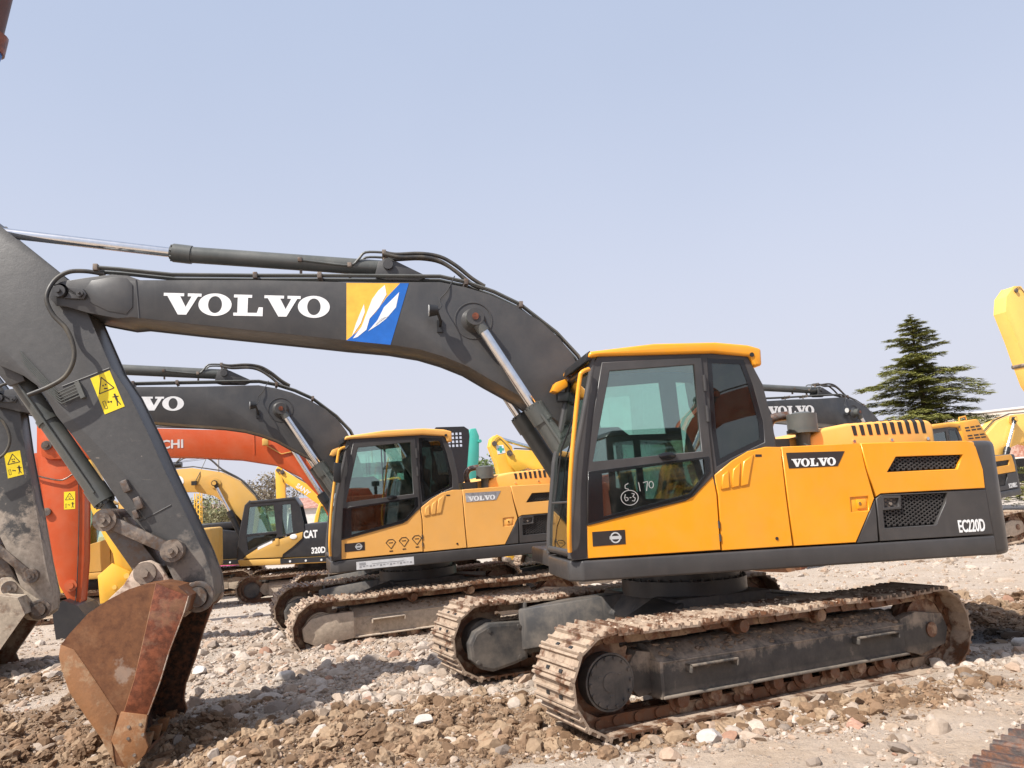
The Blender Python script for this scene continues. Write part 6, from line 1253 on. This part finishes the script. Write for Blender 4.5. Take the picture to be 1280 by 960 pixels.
# 1. the excavator closest to the camera
r = empty('crawler_excavator', FR['A'][0], FR['A'][1]); tag(r, 'bright yellow and grey excavator with rusty bucket, chalk writing on its cab glass', 'excavator', 'yellow and charcoal excavators in a row')
volvo_body(r, V_base); volvo_cab(r, V_base, writing=True); volvo_arm(r, V_base); volvo_stick(r, V_base)
undercarriage(r, yaw_of('AT')-yaw_of('A'), M['frame'], mud_n=900, motor_mat=M['ucarr'])
# 2. the same type beside it
c2 = dict(V_base, stick=M['stick_mud'], yel=M['yellow_old'], rail=M['yellow_old2'], hood_mat=M['yellow_old'], boomlabel='charcoal boom with white lettering and no coloured decal')
r = empty('crawler_excavator', FR['B'][0], FR['B'][1]); tag(r, 'faded yellow excavator with dusty grey bucket and white paper label on its platform edge', 'excavator', 'yellow and charcoal excavators in a row')
volvo_body(r, c2, plate='worn'); cabB = volvo_cab(r, dict(c2, low_glass=M['glass_dim']), sliding=True); volvo_arm(r, c2, decal=False); volvo_stick(r, c2, '2')
undercarriage(r, yaw_of('BT')-yaw_of('B'), M['frame_mud'], mud_n=300, motor_mat=M['frame_mud'], guard_on_near=True)
mb = MB(); mb.box(.30, 1.12, 1.344, 1.349, 1.09, 1.20); lb = mb.build('paper_label', M['paper'] if 'paper' in M else M['white'], r)
mb = MB()
for k in range(16): x = 1.08-k*.048; mb.box(x-.030, x, 1.348, 1.351, 1.115+.008*(k%3), 1.14)
mb.box(1.08-.09, 1.08, 1.348, 1.351, 1.15, 1.185); mb.box(.45, .90, 1.348, 1.351, 1.155, 1.162)
mb.build('printed_text', plain('grey_print', (.35,.35,.36), .6), lb)
for k in range(3):   # three round outline stickers under the cab window
    cx, cz = .62-.19*k, 1.40+.012*k; mb = MB(); q = [(-.07,.03),(-.03,.07),(.03,.07),(.07,.03),(0,-.06)]
    for a, b in zip(q, q[1:]+q[:1]): a_, b_ = Vector((cx+a[0],cz+a[1])), Vector((cx+b[0],cz+b[1])); e = (b_-a_).normalized(); n = Vector((-e.y,e.x))*.005; mb.prism([tuple(a_+n),tuple(a_-n),tuple(b_-n),tuple(b_+n)], 1.344, 1.348)
    mb.box(cx-.03,cx+.03,1.344,1.348,cz+.02,cz+.03); mb.box(cx-.025,cx+.025,1.344,1.348,cz-.10,cz-.085); mb.build('outline_sticker', M['dark_plate'], r)
mb = MB(); mb.prism([(1.28,2.60),(1.38,2.62),(1.40,2.34),(1.30,2.32)], 1.40, 1.44); mb.tube([(1.15,1.33,2.86),(1.34,1.42,2.64)], .012, 6); mb.build('wing_mirror', M['black'], r, bevel=.01)
# 3. the third one, older
c3 = dict(V_base, yel=M['yellow_old2'], rail=M['yellow_old2'], hood_mat=M['yellow_old2'], dark=M['catblack'], boom=M['char_dark'] if 'char_dark' in M else M['char'], boomlabel='nearly black boom with small white lettering')
r = empty('crawler_excavator', FR['C'][0], FR['C'][1]); tag(r, 'old orange yellow excavator with black counterweight, standing in front of the cedar', 'excavator', 'yellow and charcoal excavators in a row')
volvo_body(r, c3, plate='dark', num='EC210BLC'); volvo_cab(r, c3); volvo_arm(r, c3, decal=False); volvo_stick(r, c3)
undercarriage(r, -.15, M['frame_mud'])
# raised service cover on it
cc = P['ccover']; mb = MB(); mb.prism(cc, -.8, .9); mb.tube([(cc[0][0]-.1,.85,cc[0][1]+.02),(cc[0][0]-.12,.85,cc[0][1]+.12),(cc[0][0]-.4,.85,cc[0][1]+.14),(cc[0][0]-.42,.85,cc[0][1]+.03)], .02, 6); rc = mb.build('raised_cover', M['yellow_old2'], r, bevel=.03)
mb = MB()
def cq(u, v): a, b, c, d = [Vector(q) for q in cc]; return tuple(a.lerp(b, u).lerp(d.lerp(c, u), v))
for v in (.25,.37,.60,.72):
    for u in (.18,.45,.70): mb.prism([cq(u, v), cq(u+.2, v), cq(u+.2, v+.06), cq(u, v+.06)], .899, .903)
mb.build('vent_slot', M['inner'], rc, fixn=False)

# orange excavator
r = empty('crawler_excavator', FR['Hi'][0], FR['Hi'][1]); tag(r, 'orange excavator whose long boom arches behind the second charcoal boom', 'excavator')
b, st = simple_front(r, P['hboom'], P['hstick'], M['orange'], M['orange'], P['hcyl']); t = P['htext']
on_side(b, 'lettering', plain('silver_lettering', (.62,.58,.56), .4), .26, (t[0][0], t[2][1]), (t[2][0], t[2][1]), t[1][1]-t[2][1], text='HITACHI', bold=.03, thick=.006)
mb = MB(); mb.tube([xz((t[2][0]-1.35, t[1][1]+.16), .262), xz((t[2][0]-1.35, t[2][1]-.20), .262)], .012, 6); mb.build('weld_seam', M['orange'], b)
hs = P['hsticker']; warn_sticker(st, hs, .2); generic_body(r, M['orange'], M['catblack'], M['catblack'], cw_dark=True); undercarriage(r, .15, M['frame_mud'], detail=False)
cyl_part(r, 'bucket_cylinder', xz(P['hbc'][2], 0), xz(P['hbc'][1], 0), xz(P['hbc'][0], 0), .10, .055, M['orange_dull'])
hq = P['hpin'][0]; mb = MB(); mb.cyl(xz(hq, .2), xz(hq, .24), .11, 20); mb.cyl(xz(hq, .24), xz(hq, .28), .06, 12); mb.build('link_pin', M['orange_dull'], st)
bucket_part(r, P['hbucket'], .55, M['catblack'], M['bucket_shade'], (3, 6))
mb = MB(); mb.tube(catmull([xz(q, .25) for q in P['hhose']], 5), .016, 8); mb.build('hydraulic_hose', M['steel'], r)
a = P['hlamp'][0]; mb = MB(); mb.box(a[0]-.06,a[0]+.06,.30,.42,a[1]-.07,a[1]+.07); mb.tube([(a[0],.3,a[1]-.05),(a[0]-.3,.28,a[1]-.25),(a[0]-.6,.27,a[1]-.2)], .012, 6); mb.build('work_lamp', M['cat'], b, bevel=.015)

# ochre machines with black engine covers
r = empty('crawler_excavator', FR['K'][0], FR['K'][1]); tag(r, 'ochre and black excavator with a black cab, beneath the arch of its ochre boom', 'excavator', 'ochre excavators at the back'); cat_body(r); undercarriage(r, .05, M['frame_mud'], detail=False)
m = Matrix(FR['K'][0]); r = empty('crawler_excavator', m, Vector(FR['K'][1])+Vector((-4.9, 2.6, 0))); tag(r, 'ochre excavator half hidden behind the rusty bucket arm, only its black rear cover in view', 'excavator', 'ochre excavators at the back'); cat_body(r, text=False, boom=False); undercarriage(r, .0, M['frame_mud'], detail=False)

# bright yellow arm end behind the bucket of the first excavator
r = empty('crawler_excavator', FR['Y2'][0], FR['Y2'][1]); tag(r, 'bright yellow excavator whose narrow arm end shows behind the first bucket cylinder', 'excavator')
mb = MB(); mb.prism(P['ystick'], -.2, .2); st = mb.build('stick', M['kyel'], r, bevel=.012)
for sy in (1,-1): mb = MB(); mb.prism(P['year'], sy*.2, sy*.25); mb.build('coupler_plate', M['kyel'], r, bevel=.01)
mb = MB(); q = P['ylink']; mb.cyl(xz(q[0],-.22), xz(q[0],.30), .06, 16); mb.cyl(xz(q[1],-.22), xz(q[1],.30), .06, 16); yy = P['year'][3]; mb.cyl(xz((yy[0]+.2,yy[1]),-.2), xz((yy[0]+.2,yy[1]),.28), .05, 12); mb.build('link_pin', M['ryel'], r)
mb = MB(); mb.prism(P['yboom'], -.22, .22); mb.build('boom', M['kyel'], r, bevel=.012)
# yellow machine with cab behind the orange stick
m = Matrix.Rotation(pi+.25, 3, 'Z'); r = empty('crawler_excavator', m, (-10.9, 20.5, -.4)); tag(r, 'cream yellow excavator whose cab peeps out between the orange stick and the rusty bucket', 'excavator'); generic_body(r, M['cat'], M['catblack'], M['cat']); undercarriage(r, 0, M['frame_mud'], detail=False)

# small yellow machine with lettered boom, far back
r = empty('crawler_excavator', FR['S'][0], FR['S'][1]); tag(r, 'small far yellow excavator with a lettered boom, behind the black cab', 'excavator'); b, st = simple_front(r, P['sboom'], P['sstick'], M['kyel'], M['kyel'], None, yb=.26)
t = P['stext']; on_side(b, 'lettering', M['white'], .26, (t[0][0], t[0][1]-.18), (t[1][0], t[1][1]-.20), .20, text='SANY', bold=.03, thick=.006); mb = MB(); mb.cyl(xz(P['scylr'][0],0), xz(P['scylr'][2],0), .06, 12); mb.build('stick_cylinder', M['chrome'], r)
generic_body(r, M['kyel'], M['catblack'], M['kyel']); undercarriage(r, 0, M['frame_mud'], detail=False)
# teal machine with black guard
r = empty('crawler_excavator', FR['T'][0], FR['T'][1]); tag(r, 'teal excavator with upright teal stick and a raised black perforated guard', 'excavator')
mb = MB(); mb.prism(P['tstick'], -.2, .2); st = mb.build('stick', M['teal'], r, bevel=.02)
tg = P['tguard']; x0, x1 = min(p[0] for p in tg), max(p[0] for p in tg); zt = max(p[1] for p in tg)
holes = []
for i in range(5):
    for j in range(4): cx = x0+.20+i*.085; cz = zt-.16-j*.085; holes.append([(cx-.026,cz-.026),(cx+.026,cz-.026),(cx+.026,cz+.026),(cx-.026,cz+.026)])
panel('guard_panel', tg, holes, .97, 1.0, M['black_cyl'], r, .003)
ts = P['tstick'] ; mb = MB(); mb.cyl(xz((ts[3][0]+.0, ts[3][1]-.12),-.25), xz((ts[3][0]+.0, ts[3][1]-.12),.25), .04, 14); mb.cyl(xz((ts[5][0]+.12, ts[5][1]),-.22), xz((ts[5][0]+.12, ts[5][1]),.22), .05, 14); mb.build('link_pin', M['teal'], st)
generic_body(r, M['teal'], M['catblack'], M['teal']); undercarriage(r, 0, M['frame_mud'], detail=False)
mb = MB(); bx = ts[6]; mb.prism([(bx[0]+.1,bx[1]-.2),(bx[0]-.3,bx[1]-.2),(.2,1.3),(.7,1.2)], -.24, .24); mb.build('boom', M['teal'], r, bevel=.012)
# yellow machine with green cross
r = empty('crawler_excavator', FR['G'][0], FR['G'][1]); tag(r, 'yellow excavator with a green cross sticker at the top of its arm', 'excavator'); b, st = simple_front(r, P['gboom'], P['gstick'], M['kyel'], M['kyel'], None)
q = P['gcross']; mb = MB(); mb.prism(q, .199, .206); sk = mb.build('sticker', M['white'], st); cx = sum(p[0] for p in q)/4; cz = sum(p[1] for p in q)/4; mb = MB(); mb.box(cx-.10,cx+.10,.205,.21,cz-.035,cz+.035); mb.box(cx-.035,cx+.035,.2055,.2105,cz-.10,cz+.10); mb.build('green_cross', M['teal'], sk)
mb = MB(); mb.cyl(xz((P['gstick'][2][0]-.1, P['gstick'][2][1]-.1),0), xz((P['gboom'][3][0], P['gboom'][3][1]+.25),0), .06, 12); mb.build('stick_cylinder', M['chrome'], r)
generic_body(r, M['kyel'], M['catblack'], M['kyel']); undercarriage(r, 0, M['frame_mud'], detail=False)
# warm yellow machine at the right edge
r = empty('crawler_excavator', FR['R'][0], FR['R'][1]); tag(r, 'warm yellow excavator cut off by the right edge, its arm raised high beside the cedar', 'excavator'); b, st = simple_front(r, P['rboom'], P['rstick'], M['ryel'], M['ryel'], P['rrod'], ys=.24)
generic_body(r, M['ryel'], M['catblack'], M['catblack']); undercarriage(r, 0, M['frame_mud'], detail=False)
# machines on the camera's side of the yard, mirrored in the cab glass
for (x, y, mm, lab) in ((4.3, -.9, M['orange_dull'], 'dull orange excavator mirrored in the cab windows of the nearest machine'), (13.0, -4.5, M['ryel'], 'yellow excavator standing next to the mirrored orange one')):
    r = empty('crawler_excavator', Matrix.Rotation(.1, 3, 'Z'), (x, y, 0)); tag(r, lab, 'excavator', 'excavators on the camera side of the yard'); generic_body(r, mm, M['catblack'], M['catblack']); undercarriage(r, 0, M['frame_mud'], detail=False)
    off = .0; simple_front(r, P['hboom'], None, mm, mm, P['hcyl']); hs = [(p[0]-.0, p[1]) for p in P['hstick']]; mb = MB(); mb.prism(hs, -.2, .2); mb.build('stick', mm, r, bevel=.012)

# end of an arm hanging in at the top left, and the near corner of a track at the lower right
mb = MB(); root = bpy.data.objects.new('excavator_arm', None); COL.objects.link(root); tag(root, 'brown arm end with blue knob poking in at the upper corner', 'arm')
def ptd(px, py, d):
    a = px-640; b = py-480; c, s = cos(ROLL), sin(ROLL); u = c*a-s*b; v = s*a+c*b; q = Vector((u/FPX, 1, -v/FPX)); cp, sp = cos(PITCH), sin(PITCH)
    q = Vector((q.x, q.y*cp-q.z*sp, q.y*sp+q.z*cp)); return q*(d/q.y)+Vector((0,0,CAMH))
a, b = ptd(-18, 56, 2.5), ptd(36, -160, 2.5); root.location = a; mb.cyl((0,0,0), b-a, .045, 20); mb.build('tube', M['orange_dull2'] if 'orange_dull2' in M else M['rust_dark'], root)
mb = MB(); e = (b-a).normalized(); mb.cyl(-e*.02, e*.045, .062, 20); mb.build('collar', M['rust_dark'], root, bevel=.006); mb = MB(); mb.cyl(-e*.085, -e*.018, .045, 20, r1=.055); mb.build('cap', M['blue_dec'], root, bevel=.012)

o = bpy.data.objects.new('crawler_track', None); COL.objects.link(o); tag(o, 'dark muddy crawler track running in at the lower corner, closest thing to the camera', 'track')
def gz(px, py, z):
    q = ptd(px, py, 1.0)-Vector((0,0,CAMH)); return q*((z-CAMH)/q.z)+Vector((0,0,CAMH))
e0, e1 = gz(1160, 970, .80), gz(1262, 905, .80); dr = (e1-e0); dr.z = 0; dr.normalize(); nn = Vector((dr.y, -dr.x, 0)); cc = (e0+e1)/2+nn*.31+dr*.9
o.location = (cc.x, cc.y, .02); o.rotation_euler = (0,0,math.atan2(dr.y, dr.x)); bt = BELT.copy(); bt.materials.clear(); [bt.materials.append(m) for m in (M['track_dark'], M['chain'], M['inner'])]; link('track_belt', bt, o)
mb = MB(); mb.prism([(-1.7,.16),(-1.7,.52),(1.7,.52),(1.7,.16)], -.18, .18); mb.build('track_frame', M['frame'], o, bevel=.02)
for sx in (1,-1): mb = MB(); mb.cyl((sx*TL,-.09,.385),(sx*TL,.09,.385),.28,32); mb.build('wheel', M['roller'], o)

# ---- ground cover
make_ground()
scatter_stones('rubble', 95000, ICO1, .005, .033, 2.4, (4.6, 26), 'pale grey, pink and white broken stone strewn over the yard', 1)
scatter_stones('coarse_rubble', 5600, (cut_variants(14, 2), ICO2[1]), .020, .095, 3.4, (4.6, 20), 'larger lumps of broken concrete and stone among the rubble', 2)
scatter_stones('soil_clods', 3000, (clod_variants(14), ICO3[1]), .010, .095, 4.0, (4.6, 14), 'brown clods of dry earth heaped in the foreground', 3, clod=True)
scatter_stones('soil_crumbs', 45000, ICO1, .004, .020, 2.4, (4.6, 13), 'fine brown crumbs of earth between the clods', 4, clod=True)
for i, (p, s, col, lab) in enumerate([((1.22,5.78),.085,(.50,.45,.41),'white angular block just right of the near track end'), ((-1.22,7.15),.10,(.48,.42,.36),'pale boulder in the brown clods below the dark shadow band'), ((.25,7.25),.09,(.48,.38,.29),'rounded brown lump against the near track'), ((4.95,8.1),.11,(.55,.50,.45),'white chunk beyond the rear end of the near track'), ((-2.75,8.9),.12,(.52,.46,.40),'brown grey lump just right of the rusty bucket'), ((-.9,6.55),.08,(.50,.45,.40),'flat whitish stone at the bottom among brown clods'), ((2.3,5.9),.07,(.50,.30,.22),'reddish brick fragment in front of the near track'), ((-3.9,9.4),.10,(.60,.55,.50),'pale stone between the two buckets')]):
    rock(p, s, col, lab, seed=i)
mb = MB(); pts = []
for k in range(14): a = k/14*2*pi; pts.append((.07*cos(a)*(1+.3*sin(3*a)), .05*sin(a)*(1+.3*cos(2*a))))
mb.prism(pts, 0, .02, 'z'); o = mb.build('plastic_scrap', plain('green_plastic', (.28,.62,.22), .4), None, bevel=.005); o.location = (-1.0,10.6,float(height(-1.0,10.6))+.06); o.rotation_euler = (.5,.3,0); tag(o, 'crumpled light green plastic scrap on the rubble', 'scrap')

# ---- beyond the yard
cedar((18.6, 35, -.3), 9.3, 'tall dark green cedar with layered drooping branches rising behind the machines')
for i, (px, d, H, W, mat, lab, n) in enumerate([(258,52,4.3,4.2,M['leaf_olive'],'thin olive tree seen under the ochre boom',2600),(328,66,6.6,5.5,M['leaf_dull'],'brownish sparse tree behind the lettered yellow boom',3000),(285,75,5.2,6,M['leaf_dull'],'low sparse tree beside the power pole',2400),(606,58,6.3,5.0,M['leaf_green'],'green tree between the teal stick and the green cross arm',3500),(655,64,6.0,5.0,M['leaf_green'],'green tree just behind the green cross arm',3500),(230,60,4.0,5,M['leaf_green'],'low green tree left of the olive one',2500),(20,60,6,7,M['leaf_olive'],'olive tree behind the grey stick at the left',2500)]):
    p = ptd(px, 600, d); broad_tree((p.x, d, -.55), H, W, lab, mat, seed=i, n=n, leaf=.14)
# long low cream building with brick patches
br = bpy.data.objects.new('building', None); COL.objects.link(br); br.location = (31, 55, -.5); br.rotation_euler = (0,0,-.75); tag(br, 'long cream building with weathered brick red patches and a flat roof', 'building')
mb = MB(); mb.box(-9,12,0,9,0,6.0); mb.build('wall', M['cream'], br); mb = MB(); mb.box(-9.1,12.1,-.1,9.1,6.0,6.14); mb.build('roof_edge', M['cream2'], br, bevel=.03)
for x0,x1,z0,z1 in ((-8.4,-5.2,3.6,5.8),(-4.6,-1.2,3.9,5.8),(2.0,6.0,1.2,4.4)): mb = MB(); mb.box(x0,x1,-.03,.01,z0,z1); mb.build('brick_panel', M['brick'], br)
for x in (-7,-3.4,.2,3.8,7.4,10.4): mb = MB(); mb.box(x-.7,x+.7,-.05,.02,1.0,2.8); w = mb.build('window', M['cream2'], br); mb = MB(); mb.box(x-.6,x+.6,-.06,-.045,1.1,2.7); mb.build('pane', M['blackgloss'], w)
# power poles with wires
poles = []
for (px, d, H) in ((273, 80, 9.6), (70, 80, 9.6), (466, 82, 9.6)):
    p = ptd(px, 600, d); o = bpy.data.objects.new('power_pole', None); COL.objects.link(o); o.location = (p.x, d, -.6); tag(o, {273:'slim concrete power pole seen under the orange boom', 70:'slim power pole behind the orange stick', 466:'slim power pole behind the faded yellow cab'}[px], 'power pole', 'power poles along the far side')
    mb = MB(); mb.cyl((0,0,0), (0,0,H), .17, 10, r1=.10); mb.build('pole', M['concrete'], o); mb = MB(); mb.box(-1.0,1.0,-.05,.05,H-.7,H-.58); mb.build('crossarm', M['concrete'], o); poles.append((p.x, d, -.6+H))
poles.sort()
wr = bpy.data.objects.new('power_lines', None); COL.objects.link(wr); tag(wr, 'thin overhead wires strung between the power poles', 'wires')
for (a, b) in zip(poles[:-1], poles[1:]):
    for off, dz in ((-.9,-.55),(0,-.02),(.9,-.55)):
        mb = MB(); mb.tube([(a[0]+off+(b[0]-a[0])*t, a[1]+(b[1]-a[1])*t, a[2]+dz+(b[2]-a[2])*t-1.2*4*t*(1-t)*.35) for t in [i/12 for i in range(13)]], .022, 4); mb.build('wire', M['black'], wr)
# yellow mast, magenta tarpaulin
p = ptd(248, 640, 48); o = bpy.data.objects.new('mast', None); COL.objects.link(o); o.location = (p.x, 48, -.6); tag(o, 'slim yellow lattice mast among the far trees', 'mast'); mb = MB()
for sx in (-.16,.16):
    for sy in (-.16,.16): mb.tube([(sx,sy,0),(sx,sy,4.2)], .035, 5)
for k in range(14): mb.tube([(-.16,-.16,k*.3),(.16,-.16,k*.3+.3)], .02, 4); mb.tube([(.16,.16,k*.3),(-.16,.16,k*.3+.3)], .02, 4)
mb.build('lattice', M['kyel'], o)
p = ptd(276, 660, 40); mb = MB(); g = []; nn = 12
for j in range(nn):
    for i in range(nn): u, v = i/(nn-1)-.5, j/(nn-1)-.5; g.append((u*1.9, v*1.4, 1.55*max(0, 1-abs(2*u)**2.2)*max(0, 1-abs(2*v)**2.4)+.08*sin(9*u+4*v)))
mb.add(g, [(j*nn+i, j*nn+i+1, (j+1)*nn+i+1, (j+1)*nn+i) for j in range(nn-1) for i in range(nn-1)], True); o = mb.build('tarpaulin', plain('magenta_cloth', (.62,.06,.25), .7), None); o.location = (p.x, 40, -.6); tag(o, 'magenta tarpaulin heap behind the black engine cover', 'tarpaulin')
# far buildings low on the horizon
for (px, d, w, h, lab) in ((300, 95, 26, 3.2, 'low pale shed with a red roof far behind the ochre boom'), (560, 110, 30, 3.4, 'low pale shed far behind the faded yellow cab'), (900, 120, 34, 3.6, 'low pale shed hidden behind the nearest cab')):
    p = ptd(px, 600, d); o = bpy.data.objects.new('shed', None); COL.objects.link(o); o.location = (p.x, d, -.6); tag(o, lab, 'shed', 'sheds on the horizon'); mb = MB(); mb.box(-w/2,w/2,0,10,0,h); mb.build('wall', M['cream2'], o); mb = MB(); mb.prism([(-.4,h),(5,h+1.4),(10.4,h)], -w/2-.3, w/2+.3, 'x'); mb.build('roof', M['brick'], o)
